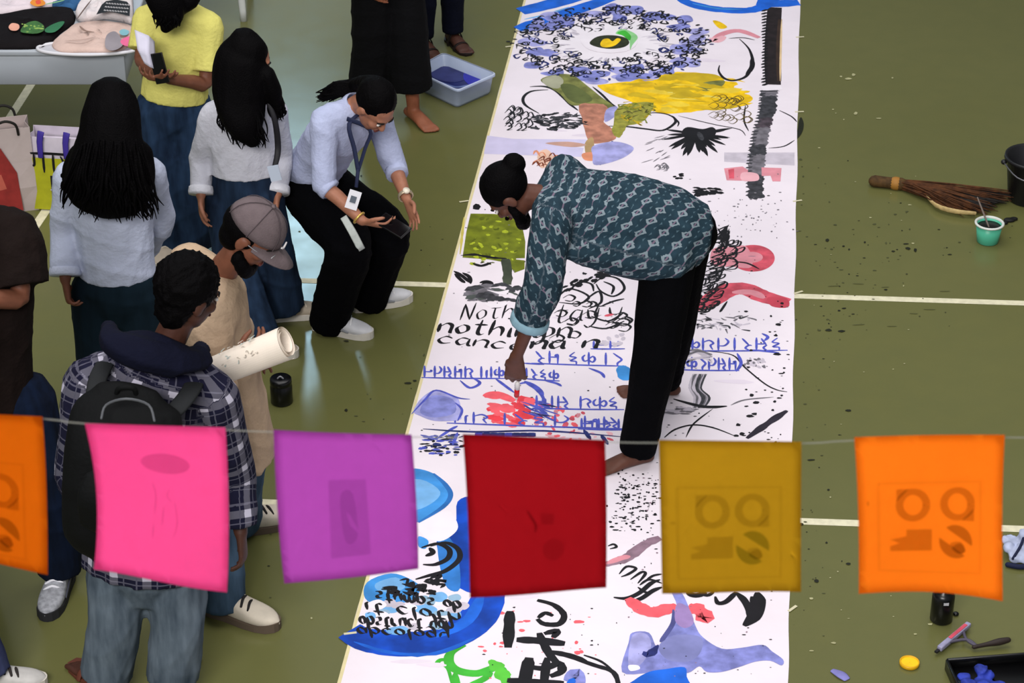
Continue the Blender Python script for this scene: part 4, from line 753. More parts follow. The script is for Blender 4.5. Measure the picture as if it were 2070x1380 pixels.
# woman crouching in the pale shirt
J2 = dict(pel=(622, 360, 9.5), chest=(688, 262, 9.3), neck=(727, 212, 9.24), head=(757, 218, 9.10), hipA=(622, 385, 9.42), kneeA=(705, 495, 9.12), ankA=(668, 652, 9.25), hipB=(652, 370, 9.6), kneeB=(782, 470, 9.36), ankB=(748, 612, 9.46), shA=(655, 245, 9.18), elA=(655, 372, 9.08), wrA=(732, 446, 8.98), shB=(762, 232, 9.45), elB=(797, 335, 9.4), wrB=(822, 402, 9.22))
squat = human('crouching woman in pale blue shirt, black trousers and white sneakers, with a lanyard', J2, (.42, -.45, -.72), (.35, -.3, .85), SK_LIGHT, .97,
    shirt=dict(m=cloth('#a9b0cc', .06), r=(.175, .125), waist=(.15, .12), hem=(.155, .125), len=-.04, sl=(.072, .06, .05), sleeve=(1.15, 1.25), cuffs=cloth('#a9b0cc', .06), collar=True, fold=.016),
    pants=dict(m=BLACKP, r=(.13, .115, .102), hem=.05, pelvis=(.165, .135), fold=.014, drop=.04), shoe=(mat('#c9c9cc', .6, .06), WHITESOLE, mat('#e0e0e0', .8), mat('#8e9096', .5)), fdir=((.95, -.32), (.9, .35)), seed=21,
    hands=dict(A=dict(d=at(800, 462, 8.95)-at(732, 446, 8.98), n=(.1, .5, .75), thumb=(.2, .5, .8), curl=1.1), B=dict(d=at(850, 470, 9.1)-at(822, 402, 9.22), n=(-.7, -.3, .2), thumb=(.3, -.85, .2), curl=.4, spread=.2)))
bm = bmesh.new(); hair_cap(bm, squat, .022, .020, (.09, .104, .096)); tail = [(squat['Pt'](0, -.11, .05), .035), (at(715, 172, 9.3), .032), (at(688, 178, 9.32), .034), (at(660, 190, 9.32), .026), (at(645, 197, 9.3), .010)]; loft(bm, tail, (0, 0, 1), 12, 4)
me = solid(bm, .007, 2); folds(me, .010, 40, 6, (1, 1, .6)); b2 = bmesh.new(); rs = random.Random(5)
for k in range(60):
    a_ = at(712+rs.uniform(-8, 8), 172+rs.uniform(-6, 12), 9.28); m_ = at(682+rs.uniform(-10, 10), 178+rs.uniform(-12, 16), 9.28); e_ = at(648+rs.uniform(-10, 26), 196+rs.uniform(-14, 12), 9.3); loft(b2, [(a_, .006), (m_, .008), (e_, .0015)], (0, 0, 1), 5, 3)
joinmesh(me, b2); obj('hair', me, BLACKHAIR, squat['root'])
for q, col, nm in (('A', '#d8b35a', 'bracelet'), ('B', '#c9b79a', 'wristwatch')):
    bm = bmesh.new(); c = squat['wr'+q]; d = (squat['wr'+q]-squat['el'+q]).normalized(); c = c-d*.02; rt = .031 if q == 'A' else .033
    a = d.orthogonal().normalized(); b = d.cross(a); pts = [(c+(a*math.cos(i*.5236)+b*math.sin(i*.5236))*rt, .005 if q == 'A' else .010, .004) for i in range(13)]; loft(bm, pts, d, 8, 2); wat = obj(nm, bm, mat(col, .3, 0, 20, metal=.6), squat['root'])
    if q == 'B': bm = bmesh.new(); n_ = Vector((.3, -.8, .5)); n_ = (n_-d*n_.dot(d)).normalized(); loft(bm, [(c+n_*.028, .016), (c+n_*.04, .016)], d, 14, 1, caps=('flat', 'flat')); obj('watch_face', bm, mat('#e6dcc8', .2), wat)
lan = [(squat['Pt'](-.06, -.03, -.14)), at(706, 250, 9.12), at(716, 300, 9.08), at(724, 345, 9.05)]; lan2 = [(squat['Pt'](.06, -.02, -.14)), at(748, 262, 9.1), at(738, 300, 9.07), at(724, 345, 9.05)]
bm = bmesh.new()
for L in (lan, lan2): loft(bm, [(p, .011, .002) for p in L], (1, -.3, 0), 6, 4)
loft(bm, [(at(724, 343, 9.05), .009, .002), (at(720, 378, 9.03), .009, .002)], (1, -.3, 0), 6, 2)
ly = obj('lanyard', bm, mat('#1c2340', .7), squat['root'])
bm = bmesh.new(); c = at(714, 404, 9.0); box(bm, c, (.055, .003, .085), Matrix.Rotation(.35, 3, 'Y')@Matrix.Rotation(-.5, 3, 'X')); bd = obj('badge', bm, mat('#d4d3d8', .3), ly, smooth=False)
bm = bmesh.new(); box(bm, c+Vector((0, -.003, .004)), (.026, .003, .03), Matrix.Rotation(.35, 3, 'Y')@Matrix.Rotation(-.5, 3, 'X')); obj('badge_photo', bm, mat('#4d5560', .4), bd, smooth=False)
bm = bmesh.new(); loft(bm, [(at(694, 438, 9.06), .016, .003), (at(712, 468, 9.04), .018, .003), (at(731, 505, 9.04), .018, .003)], (1, .2, 0), 8, 3, caps=('flat', 'flat')); obj('hanging_strap', bm, cloth('#c5ccc6'), squat['root'], 'white strap hanging between the knees')
# woman with long hair in the white jacket
J3 = dict(pel=(492, 372, 9.3), chest=(492, 262, 9.3), neck=(496, 195, 9.28), head=(505, 125, 9.25), hipA=(452, 392, 9.32), kneeA=(478, 540, 9.2), ankA=(520, 700, 9.08), hipB=(528, 382, 9.3), kneeB=(552, 505, 9.28), ankB=(572, 628, 9.36), shA=(432, 232, 9.3), elA=(408, 322, 9.32), wrA=(406, 396, 9.22), shB=(553, 228, 9.35), elB=(568, 315, 9.38), wrB=(560, 395, 9.25))
jack = human('standing woman in cropped white jacket and blue jeans, long wavy black hair, bag strap', J3, (.90, .22, -.36), (.2, 0, .95), SK_LIGHT, .93,
    shirt=dict(name='jacket', m=cloth('#c3c3cc', .05), r=(.165, .125), waist=(.165, .135), hem=(.17, .14), len=-.07, sl=(.075, .066, .056), sleeve=1.92, cuffs=cloth('#cfcfd6', .05), collar=True, fold=.016),
    pants=dict(m=denim('#121b2a', '#293c55'), r=(.115, .105, .12), hem=.0, pelvis=(.165, .14), fold=.012, rise=.42), shoe=(mat('#b5a896', .7, .1), WHITESOLE, mat('#cfc4b2', .8)), fdir=((.95, -.3), (.95, .2)), seed=31,
    hands=dict(A=dict(d=(0, -.1, -1), n=(.9, 0, 0), thumb=(.2, -.9, 0), curl=.9)))
cc = [((495, 82, 9.26), .07, .06), ((488, 115, 9.25), .118, .11), ((486, 160, 9.22), .130, .11), ((486, 210, 9.17), .115, .08), ((498, 255, 9.12), .085, .05), ((512, 285, 9.12), .04, .03)]
c2 = [((540, 150, 9.2), .035, .05), ((552, 185, 9.2), .04, .045), ((562, 222, 9.2), .02, .025)]
long_hair(jack, [[(at(*p), a, b) for p, a, b in cc], [(at(*p), a, b) for p, a, b in c2]], [(at(484, 185, 9.13), at(504, 275, 9.10), .06, .085, Vector((1, 0, 0))), (at(552, 170, 9.22), at(562, 225, 9.2), .04, .02, Vector((1, 0, 0))), (at(450, 170, 9.26), at(462, 250, 9.14), .04, .03, Vector((1, 0, 0)))], 5, 130)
bm = bmesh.new(); loft(bm, [(at(540, 200, 9.2), .012, .004), (at(556, 245, 9.17), .013, .004), (at(562, 300, 9.17), .014, .004), (at(556, 335, 9.12), .012, .004)], (1, 0, 0), 8, 4); stp = obj('bag_strap', bm, mat('#141318', .6), jack['root'])
bm = bmesh.new(); box(bm, at(555, 350, 9.11), (.05, .006, .075), Matrix.Rotation(-.2, 3, 'Y')); obj('card_holder', bm, mat('#b9c3d2', .4), stp, smooth=False)
# woman with long hair in the white blouse, seen from behind
J4 = dict(pel=(240, 565, 8.45), chest=(226, 405, 8.45), neck=(222, 322, 8.45), head=(222, 238, 8.43), hipA=(197, 585, 8.45), kneeA=(202, 760, 8.42), ankA=(205, 905, 8.5), hipB=(283, 585, 8.45), kneeB=(288, 760, 8.42), ankB=(290, 905, 8.5), shA=(143, 358, 8.45), elA=(131, 462, 8.48), wrA=(132, 565, 8.36), shB=(302, 352, 8.45), elB=(322, 450, 8.6), wrB=(290, 500, 8.75))
blouse = human('woman in white blouse and dark teal trousers seen from behind, very long black hair', J4, (.1, .97, -.2), (0, .15, .95), SK_MID, 1.0,
    shirt=dict(name='blouse', m=cloth('#b6bdd2', .05), r=(.18, .13), waist=(.165, .13), hem=(.165, .14), len=-.03, sl=(.078, .068, .062), sleeve=(1.9, 1.9), cuffs=cloth('#bdc3d6', .05), fold=.016),
    pants=dict(m=denim('#0c1820', '#13222c'), r=(.12, .1, .11), hem=.0, pelvis=(.185, .15), fold=.012), shoe=(mat('#8a8580', .7, .1), WHITESOLE, mat('#cfc4b2', .8)), fdir=((0, 1), (.1, 1)), seed=41,
    hands=dict(A=dict(d=(.06, -.1, -1), n=(.9, .2, 0), thumb=(.1, .9, -.2), curl=1.6)))
cc = [((224, 200, 8.41), .105, .095), ((224, 228, 8.38), .122, .11), ((222, 270, 8.33), .132, .10), ((220, 325, 8.28), .165, .08), ((222, 375, 8.26), .19, .055), ((234, 408, 8.26), .155, .045), ((242, 428, 8.27), .11, .03)]
c2 = [((165, 310, 8.34), .05, .05), ((146, 345, 8.33), .045, .045), ((135, 368, 8.34), .02, .025)]; c3 = [((285, 310, 8.32), .05, .05), ((298, 350, 8.31), .035, .04), ((303, 385, 8.31), .015, .02)]
long_hair(blouse, [[(at(*p), a, b) for p, a, b in q] for q in (cc, c2, c3)], [(at(222, 310, 8.2), at(238, 425, 8.23), .05, .15, Vector((1, 0, 0))), (at(220, 290, 8.2), at(224, 395, 8.2), .07, .19, Vector((1, 0, 0))), (at(160, 320, 8.3), at(140, 370, 8.31), .04, .03, Vector((1, 0, 0)))], 8, 230)
# woman in the yellow T-shirt
J5 = dict(pel=(352, 205, 10.0), chest=(362, 85, 10.0), neck=(365, 15, 10), head=(340, -60, 9.92), hipA=(318, 220, 10), kneeA=(345, 365, 9.95), ankA=(355, 495, 10.), hipB=(388, 220, 10), kneeB=(385, 365, 9.95), ankB=(392, 495, 10), shA=(300, 42, 10), elA=(286, 118, 9.9), wrA=(308, 150, 9.72), shB=(420, 55, 9.98), elB=(415, 168, 9.9), wrB=(340, 160, 9.72))
yel = human('woman in yellow T-shirt and blue jeans standing at the right end of the table', J5, (-.35, -.7, -.5), (-.1, -.3, .9), SK_MID, .96,
    shirt=dict(name='t_shirt', m=cloth('#d6cf72', .05), r=(.18, .13), waist=(.165, .135), hem=(.175, .145), len=-.03, sl=(.085, .08, .08), sleeve=(.8, .78), fold=.013),
    pants=dict(m=denim('#131e30', '#2c425f'), r=(.118, .105, .12), hem=.02, pelvis=(.17, .145), fold=.014), shoe=(mat('#b5a896', .7, .1), WHITESOLE, mat('#cfc4b2', .8)), fdir=((-.3, -.9), (.1, -.95)), seed=51,
    hands=dict(A=dict(d=(.5, -.5, .1), n=(.3, .2, .8), thumb=(.2, .5, .7), curl=.9), B=dict(d=(-.8, -.4, .25), n=(.1, .3, .8), thumb=(.1, .7, .5), curl=1.1)))
long_hair(yel, [[(at(318, -60, 9.9), .09, .09), (at(330, -10, 9.8), .09, .07), (at(342, 30, 9.78), .07, .05), (at(335, 55, 9.78), .03, .03)], [(at(390, -50, 9.95), .06, .06), (at(385, -5, 9.85), .05, .05), (at(365, 25, 9.82), .02, .025)]], [(at(335, -20, 9.76), at(338, 45, 9.75), .03, .05, Vector((1, 0, 0)))], 4, 70)
# man in the cap
J6 = dict(pel=(468, 860, 7.4), chest=(432, 660, 7.4), neck=(445, 555, 7.42), head=(508, 478, 7.36), hipA=(440, 880, 7.32), kneeA=(440, 1060, 7.2), ankA=(450, 1225, 7.15), hipB=(490, 870, 7.5), kneeB=(482, 980, 7.58), ankB=(486, 1072, 7.68), shA=(425, 660, 7.22), elA=(430, 800, 7.12), wrA=(478, 728, 7.06), shB=(385, 535, 7.62), elB=(470, 660, 7.72), wrB=(490, 690, 7.42))
capm = human('bearded man in grey baseball cap and beige shirt bowing his head, rolled paper in hand', J6, (.72, -.25, -.62), (.62, -.1, .75), SK_MID, 1.02,
    shirt=dict(m=cloth('#b39a80', .07), r=(.205, .145), waist=(.20, .15), hem=(.215, .16), len=.12, sl=(.09, .08, .066), sleeve=(1.4, 1.6), collar=True, fold=.016),
    pants=dict(m=denim('#263746', '#4a6077'), r=(.12, .10, .095), hem=.03, pelvis=(.17, .14), fold=.012), shoe=(mat('#c3b9a8', .75, .08), mat('#5a4d40', .8), mat('#1d1a1a', .8), None, 1.12), fdir=((.85, -.38), (.8, .3)), seed=61,
    hands=dict(A=dict(d=(.6, .1, .35), n=(.3, .6, .5), thumb=(.2, .3, .9), curl=1.3), B=dict(d=(.6, -.4, -.2), n=(.1, .2, -.8), thumb=(-.2, -.8, .1), curl=1.)))
bm = bmesh.new(); hair_cap(bm, capm, .02, -.006, (.086, .1, .085), .07); me = solid(bm, .008, 2); obj('hair', me, BLACKHAIR, capm['root'])
bm = bmesh.new(); P_ = capm['Pt']
for i in range(13):
    a = math.radians(-105+i*210/12); ell(bm, P_(.067*math.sin(a), .012+.07*max(0, math.cos(a))**.8, -.065-.045*max(0, math.cos(a))), (.022, .02, .034), capm['R'], 8, 6)
me = solid(bm, .008, 2); obj('beard', me, BLACKHAIR, capm['root'])
bm = bmesh.new(); R6 = capm['R']; bmesh.ops.create_uvsphere(bm, u_segments=24, v_segments=16, radius=1, matrix=Matrix.Translation(P_(0, -.012, .045)) @ R6.to_4x4() @ Matrix.Diagonal((.098, .118, .108, 1)))
cut = [f for f in bm.faces if (R6.transposed()@(f.calc_center_median()-P_(0, -.012, .045))).z < -.01]; bmesh.ops.delete(bm, geom=cut, context='FACES')
bmesh.ops.solidify(bm, geom=bm.faces[:], thickness=.004)
CAPM = mat('#5f5355', .9, .08, 30, .2, 200); cap = obj('cap', bm, CAPM, capm['root'])
bm = bmesh.new(); top = []; 
def brim(r, a, dz): return P_(.094*r*math.sin(a)/1.0, .085+.085*(r-.0)*math.cos(a) if False else -.012+.118*math.cos(a)+(.078*math.cos(a)**.8 if math.cos(a) > 0 else 0)*(r), .03+dz-.012*r*abs(math.sin(a)))
gr = [[brim(r, math.radians(-78+i*156/14), dz) for i in range(15)] for r, dz in ((0, .005), (.5, .001), (1, -.008))]
lo = [[p-R6@Vector((0, 0, .004)) for p in row] for row in gr]
def grid(bm, rows, flip=False):
    vs = [[bm.verts.new(p) for p in r] for r in rows]
    for r0, r1 in zip(vs, vs[1:]):
        for k in range(len(r0)-1): bm.faces.new((r0[k], r0[k+1], r1[k+1], r1[k]) if not flip else (r1[k], r1[k+1], r0[k+1], r0[k]))
    return vs
v1 = grid(bm, gr); v2 = grid(bm, lo, True)
for k in range(14): bm.faces.new((v1[-1][k], v1[-1][k+1], v2[-1][k+1], v2[-1][k]))
obj('brim', bm, CAPM, cap)
bm = bmesh.new(); ell(bm, P_(0, -.012, .154), (.009, .009, .006), R6, 10, 6); obj('button', bm, CAPM, cap)
bm = bmesh.new(); loft(bm, [(P_(.02, .108, .062), .0035), (P_(.0, .112, .055), .0045), (P_(-.024, .107, .066), .0035)], (0, 0, 1), 6, 3); obj('embroidered_mark', bm, mat('#d8d4d4', .8), cap)
bm = bmesh.new()
for a in (0, 60, 120, 180, 240, 300):
    a = math.radians(a+30); loft(bm, [(P_(.099*math.sin(a)*math.cos(e), -.012+.119*math.cos(a)*math.cos(e), .045+.109*math.sin(e)), .0018) for e in (0, .4, .8, 1.2, 1.5)], (0, 0, 1), 4, 2)
obj('stitching', bm, mat('#4b4144', .9), cap)
bm = bmesh.new()
for sx in (-1, 1):
    c = P_(sx*.032, .108, .008); pts = [(c+R6@Vector((.025*math.cos(i*.5236), -.004*abs(math.cos(i*.5236)), .019*math.sin(i*.5236))), .0022) for i in range(13)]; loft(bm, pts, R6@Vector((0, 1, 0)), 6, 2)
    loft(bm, [(P_(sx*.057, .1, .012), .0022), (P_(sx*.078, .04, .014), .0022), (P_(sx*.083, -.02, .012), .0022)], (0, 0, 1), 6, 2)
loft(bm, [(P_(-.008, .109, .012), .002), (P_(.008, .109, .012), .002)], (0, 0, 1), 6, 1)
gl = obj('glasses', bm, mat('#c9c9cc', .25, metal=.7), capm['root'])
# man with the plaid shirt
J7 = dict(pel=(292, 1110, 6.72), chest=(292, 850, 6.72), neck=(335, 705, 6.72), head=(383, 600, 6.74), hipA=(240, 1130, 6.72), kneeA=(232, 1260, 6.68), ankA=(218, 1395, 6.7), hipB=(352, 1130, 6.72), kneeB=(358, 1260, 6.68), ankB=(352, 1405, 6.68), shA=(185, 775, 6.75), elA=(160, 960, 6.7), wrA=(200, 1060, 6.5), shB=(428, 800, 6.72), elB=(470, 960, 6.78), wrB=(487, 1078, 6.68))
plaid = human('man in dark plaid overshirt, navy hood and pale jeans seen from behind', J7, (.72, .55, -.35), (.25, .1, .95), SK_DARK, 1.04,
    shirt=dict(name='overshirt', m=plaid_mat(), r=(.22, .155), waist=(.215, .16), hem=(.22, .165), len=.06, sl=(.098, .084, .066), sleeve=1.9, fold=.016),
    pants=dict(m=denim('#35404b', '#6a7681'), r=(.12, .10, .10), hem=.0, pelvis=(.185, .15), fold=.016), foot='sandal', shoe=mat('#5a2f22', .6, .1), fdir=((-.75, .75), (.2, 1)), seed=71,
    hands=dict(B=dict(d=(.05, -.1, -1), n=(-.9, .1, 0), thumb=(-.1, .9, -.2), curl=.9), A=dict(d=(.05, -.1, -1), n=(.9, .1, 0), thumb=(.1, .9, -.2), curl=.9)))
bm = bmesh.new(); hair_cap(bm, plaid, .018, .022, (.098, .116, .112), .088); me = solid(bm, .007, 1); folds(me, .016, 70, 4); obj('hair', me, BLACKHAIR, plaid['root'])
bm = bmesh.new()
loft(bm, [(at(405, 705, 6.88), .030), (at(402, 728, 6.66), .045, .04), (at(345, 728, 6.60), .062, .055), (at(275, 712, 6.60), .070, .06), (at(222, 688, 6.66), .055, .045), (at(220, 662, 6.78), .030)], (0, 0, 1), 14, 4)
loft(bm, [(at(230, 700, 6.68), .04), (at(290, 700, 6.66), .06), (at(350, 715, 6.64), .06), (at(395, 725, 6.70), .04)], (0, 0, 1), 10, 4)
me = solid(bm, .010, 3); folds(me, .034, 13, 9); obj('hood', me, cloth('#0a0c1d', .12), plaid['root'])
# far left: the brown T-shirt, then a pair of legs nearer
J8 = dict(pel=(-47, 790, 7.35), chest=(-47, 570, 7.35), neck=(-47, 440, 7.35), head=(-85, 340, 7.3), hipA=(-62, 810, 7.35), kneeA=(-60, 980, 7.25), ankA=(-62, 1150, 7.3), hipB=(48, 810, 7.35), kneeB=(92, 975, 7.28), ankB=(122, 1148, 7.32), shB=(22, 485, 7.35), elB=(40, 600, 7.25), wrB=(-85, 612, 7.05), shA=(-120, 485, 7.35), elA=(-120, 610, 7.25), wrA=(-110, 650, 7.05))
brown = human('person in dark brown T-shirt and navy jeans with folded arms at the left edge', J8, (-.2, -.9, -.3), (0, -.2, .95), SK_MID, 1.05,
    shirt=dict(name='t_shirt', m=cloth('#170f0d', .12), r=(.205, .145), waist=(.20, .15), hem=(.21, .16), len=.03, sl=(.115, .115, .115), sleeve=(.82, .82), fold=.014),
    pants=dict(m=denim('#080d18', '#101c33'), r=(.12, .10, .092), hem=.0, pelvis=(.185, .15), fold=.014), shoe=(mat('#94969c', .7, .25, 60), mat('#26262a', .7), mat('#e4e4ea', .8), mat('#4a4c5a', .5), 1.0), fdir=((-.2, -1), (-.12, -1)), seed=81)
bm = bmesh.new(); hair_cap(bm, brown); me = solid(bm, .009, 2); obj('hair', me, BLACKHAIR, brown['root'])
def standing(label, u, v, fdir, h, shirtm, pantm, skinm, hairm, seed, r=(.11, .09, .085), foot='sneaker', shoe=None, spread=.12, name='person', step=0., hem=.0):
    b = fl(u, v); b.z = 0; f = Vector((fdir[0], fdir[1], 0)).normalized(); sd = Vector((-f.y, f.x, 0)); k = h/1.7
    p = lambda x, y, z: b+sd*x*k+f*y*k+Vector((0, 0, z*k))
    J = dict(pel=p(0, 0, .93), chest=p(0, 0, 1.27), neck=p(0, .02, 1.46), head=p(0, .05, 1.6))
    for q, s_ in (('A', 1), ('B', -1)):
        J.update({'hip'+q: p(s_*.09, 0, .88), 'knee'+q: p(s_*spread*.9, step*s_*.5+.02, .47), 'ank'+q: p(s_*spread, step*s_, .08/k), 'sh'+q: p(s_*.175, 0, 1.38), 'el'+q: p(s_*.23, 0, 1.1), 'wr'+q: p(s_*.2, .14, .9)})
    P = human(label, J, (f.x, f.y, -.25), (0, 0, 1), skinm, k, shirt=dict(m=shirtm, sl=(.075, .065, .055), sleeve=1.9, fold=.012), pants=dict(m=pantm, r=r, pelvis=(.18, .145), fold=.012, hem=hem), foot=foot, shoe=shoe, fdir=(fdir, fdir), seed=seed)
    bm = bmesh.new(); hair_cap(bm, P); me = solid(bm, .01, 2); obj('hair', me, hairm, P['root']); return P
legs = standing('jeans leg and white sneaker of a person under the leftmost orange card', -122, 1360, (1, .12), 1.66, cloth('#31343c'), denim('#252a48', '#444b70'), SK_MID, BLACKHAIR, 91, (.11, .10, .095), 'sneaker', (mat('#c0bdb9', .6, .08), WHITESOLE, mat('#2a2422', .8)), .12, step=-.20)
tall = standing('barefoot person in wide black cropped trousers standing behind the crouching woman', 790, 236, (.55, -.83), 1.72, BLACKP, cloth('#070709'), skin('#8b5238'), BLACKHAIR, 95, (.12, .118, .118), 'bare', None, .085, step=.10, hem=-.11)
navy = standing('person in navy trousers and dark strappy sandals beside the blue tub', 886, 94, (.42, -.8), 1.66, cloth('#20212b'), cloth('#0c0f1e'), SK_DARK, BLACKHAIR, 97, (.095, .08, .068), 'sandal', mat('#1c1210', .5), .10, step=0.)

# ------------------------------------------------------------------ things in the hall
def tube(bm, pts, r, seg=8, sub=4, side=(0, 0, 1)): return loft(bm, [(Vector(p), r) for p in pts], side, seg, sub)
def lathe(bm, c, prof, seg=28, cap=True):
    rings = []
    for r, z in prof: rings.append([bm.verts.new(c+Vector((r*math.cos(6.28319*k/seg), r*math.sin(6.28319*k/seg), z))) for k in range(seg)])
    for a, b in zip(rings, rings[1:]):
        for k in range(seg): bm.faces.new((a[k], a[(k+1) % seg], b[(k+1) % seg], b[k]))
    if cap: bm.faces.new(list(reversed(rings[0]))); bm.faces.new(rings[-1])
# folding table with clothes on it
TZ = .74
e0, e1 = fl(-260, 103, TZ), fl(254, 103, TZ); ty0 = e0.y; tx1 = e1.x; tx0 = -3.75; ty1 = ty0+.95
TBM = mat('#a3a9b0', .45, .04, 3, 0, 80, .35)
table = thing('folding_table', 'pale grey plastic table with deep apron, clothes spread out on it', 'table', ((tx0+tx1)/2, (ty0+ty1)/2, 0))
bm = bmesh.new(); box(bm, ((tx0+tx1)/2, (ty0+ty1)/2, TZ-.015), (tx1-tx0, ty1-ty0, .03)); bevel(bm, .008); obj('tabletop', bm, TBM, table)
for nm, c, d in (('apron', ((tx0+tx1)/2, ty0+.03, TZ-.115), (tx1-tx0-.03, .02, .17)), ('apron', ((tx0+tx1)/2, ty1-.03, TZ-.115), (tx1-tx0-.03, .02, .17)), ('apron', (tx1-.03, (ty0+ty1)/2, TZ-.115), (.02, ty1-ty0-.08, .17))):
    bm = bmesh.new(); box(bm, c, d); bevel(bm, .004, 1); obj(nm, bm, TBM, table)
for x in (tx0+.08, tx1-.06):
    for y in (ty0+.07, ty1-.07):
        bm = bmesh.new(); loft(bm, [(Vector((x, y, TZ-.03)), .022), (Vector((x, y, .0)), .018)], (1, 0, 0), 10, 1, caps=('flat', 'flat')); obj('leg', bm, mat('#7d8288', .4), table)
def garment(name, label, cat, outline, m, th, z, seed, group=None):
    """folded cloth: outline in pixels on the plane z, given thickness and rumples"""
    P = [fl(u, v, z) for u, v in outline]; n = len(P); Q = []
    for i in range(n):
        for k in range(4): Q.append(crom(P[i-1], P[i], P[(i+1) % n], P[(i+2) % n], k/4))
    c = sum(Q, Vector())/len(Q); rs = random.Random(seed); bm = bmesh.new(); rows = []
    for f in (1., .97, .9, .7, .45, .2):
        rows.append([bm.verts.new(Vector((c.x+(q.x-c.x)*f, c.y+(q.y-c.y)*f, z+(0 if f == 1. else th*(.55 if f > .95 else 1.)*(1+.5*math.sin(i*.55+f*9+seed)*(1-f+.2)))))) for i, q in enumerate(Q)])
    for a, b in zip(rows, rows[1:]):
        for k in range(len(a)): bm.faces.new((a[k], a[(k+1) % len(a)], b[(k+1) % len(a)], b[k]))
    bm.faces.new(rows[-1]); bm.faces.new(list(reversed(rows[0]))); bmesh.ops.recalc_face_normals(bm, faces=bm.faces[:])
    o = obj(name, bm, m); rebase(o, (c.x, c.y, z)); tag(o, label, cat, group); return o, c
Q_ = lambda a: Z(0, 0, 4.6, a)
o1, _ = garment('folded_t_shirt', 'white T-shirt with an orange print at the back left of the table', 'clothing', Q_([(-300, 20), (-100, -80), (300, -90), (640, 0), (560, 60), (300, 120), (0, 155), (-250, 160)]), cloth('#d8cbd0', .04), .035, TZ, 1)
o2, _ = garment('folded_t_shirt', 'black T-shirt with green leaf embroidery at the front of the table', 'clothing', Q_([(-350, 180), (0, 165), (300, 120), (610, 85), (690, 120), (690, 220), (560, 320), (480, 400), (350, 455), (0, 462), (-300, 462)]), cloth('#141113', .15), .03, TZ, 2)
o3, _ = garment('folded_jeans', 'blue denim piece between the white and black T-shirts', 'clothing', Q_([(480, 60), (640, 0), (780, -60), (830, -30), (720, 90), (640, 105), (540, 110)]), denim('#264a70', '#39648f'), .03, TZ, 3)
o4, _ = garment('tote_bag', 'cream cloth tote with grey stain near the front right table corner', 'bag', Q_([(480, 420), (600, 320), (700, 240), (900, 220), (1060, 235), (1220, 250), (1250, 330), (1200, 440), (1050, 490), (800, 495), (560, 490)]), cloth('#cdb3a8', .06), .025, TZ, 4)
o5, _ = garment('folded_t_shirt', 'white T-shirt with black lettered banner at the right end of the table', 'clothing', Q_([(700, 150), (760, 50), (830, -40), (1000, -60), (1210, -50), (1240, 60), (1235, 215), (1120, 200), (980, 180), (830, 205), (740, 200)]), cloth('#dcd3d3', .04), .045, TZ+.01, 5)
tray = thing('oval_tray', 'white oval tray rim under the cream tote on the table', 'tray', fl(190, 100, TZ)); bm = bmesh.new()
c = fl(178, 97, TZ+.008); pts = [c+Vector((.26*math.cos(i*.2618), .085*math.sin(i*.2618), 0)) for i in range(25)]; loft(bm, [(p, .009) for p in pts], (0, 0, 1), 8, 2); obj('rim', bm, mat('#d4d3d8', .35), tray)
bm = bmesh.new(); vs = [bm.verts.new(c+Vector((.255*math.cos(i*.2618), .082*math.sin(i*.2618), -.005))) for i in range(24)]; bm.faces.new(vs); obj('tray_bottom', bm, mat('#bdbcc2', .4), tray)
def prints(o, z): return Paint(lambda u, v: fl(u, v, z), (0, 0, 1), 3e-5, .0)
p = prints(o1, TZ+.048)
p.poly(Q_([(280, 20), (330, -20), (400, 0), (420, 40), (350, 60), (300, 45)]), pm('#e08a2c', .1)); p.poly(Q_([(330, 10), (370, 0), (380, 30), (345, 40)]), pm('#d94f3a', .1)); p.stroke(Q_([(420, 40), (520, 20), (600, 0)]), .015, pm('#7fae7a', .1)); p.build('shirt_print', o1, stuff=True)
p = prints(o2, TZ+.047)
p.poly(Q_([(80, 250), (110, 215), (170, 225), (180, 260), (150, 285), (100, 280)]), pm('#d79a84', .15)); p.poly(Q_([(190, 290), (240, 220), (330, 195), (400, 230), (410, 280), (350, 310), (260, 310)]), pm('#3c6a33', .3, 30)); p.poly(Q_([(420, 270), (480, 230), (560, 200), (600, 205), (560, 260), (500, 300), (430, 300)]), pm('#2d6b45', .2))
for k in range(14): p.poly(Q_([(200+rr(0, 190), 215+rr(0, 80)) for _ in range(1)]*1+[(0, 0)]*0) or [(0, 0)], GRN) if False else p.dot(45+rr(0, 42), 48+rr(0, 17), rr(1.5, 4), pm('#8fae52', .2))
p.build('leaf_embroidery', o2, stuff=True)
p = prints(o4, TZ+.042); p.poly(Q_([(990, 330), (1060, 290), (1110, 330), (1140, 420), (1050, 470), (980, 440)]), pm('#8f878c', .1)); p.poly(Q_([(1110, 290), (1150, 270), (1200, 290), (1180, 325), (1130, 325)]), pm('#7fb3bd', .1)); p.poly(Q_([(1120, 380), (1170, 345), (1240, 340), (1250, 390), (1200, 430), (1140, 415)]), pm('#e0658f', .1)); p.stroke(Q_([(740, 240), (790, 285), (880, 300)]), .014, pm('#8a6f62', .1)); p.stroke(Q_([(600, 380), (760, 370), (900, 340)]), .01, pm('#b3968a', .1)); p.build('flower_print', o4, stuff=True)
p = prints(o5, TZ+.082); p.poly(Q_([(895, 135), (945, 45), (985, 10), (1080, -5), (1180, 15), (1210, 50), (1205, 150), (1130, 130), (1020, 105), (950, 120)]), pm('#161518', .2), False)
for k in range(3):
    for i in range(9): x, y = 965+k*10+i*25, 100-k*32+i*2; p.stroke(Q_([(x, y), (x+8, y-12), (x+14, y+2), (x+20, y-8)]), .004, pm('#b9b4b4', .05), .4, n=3)
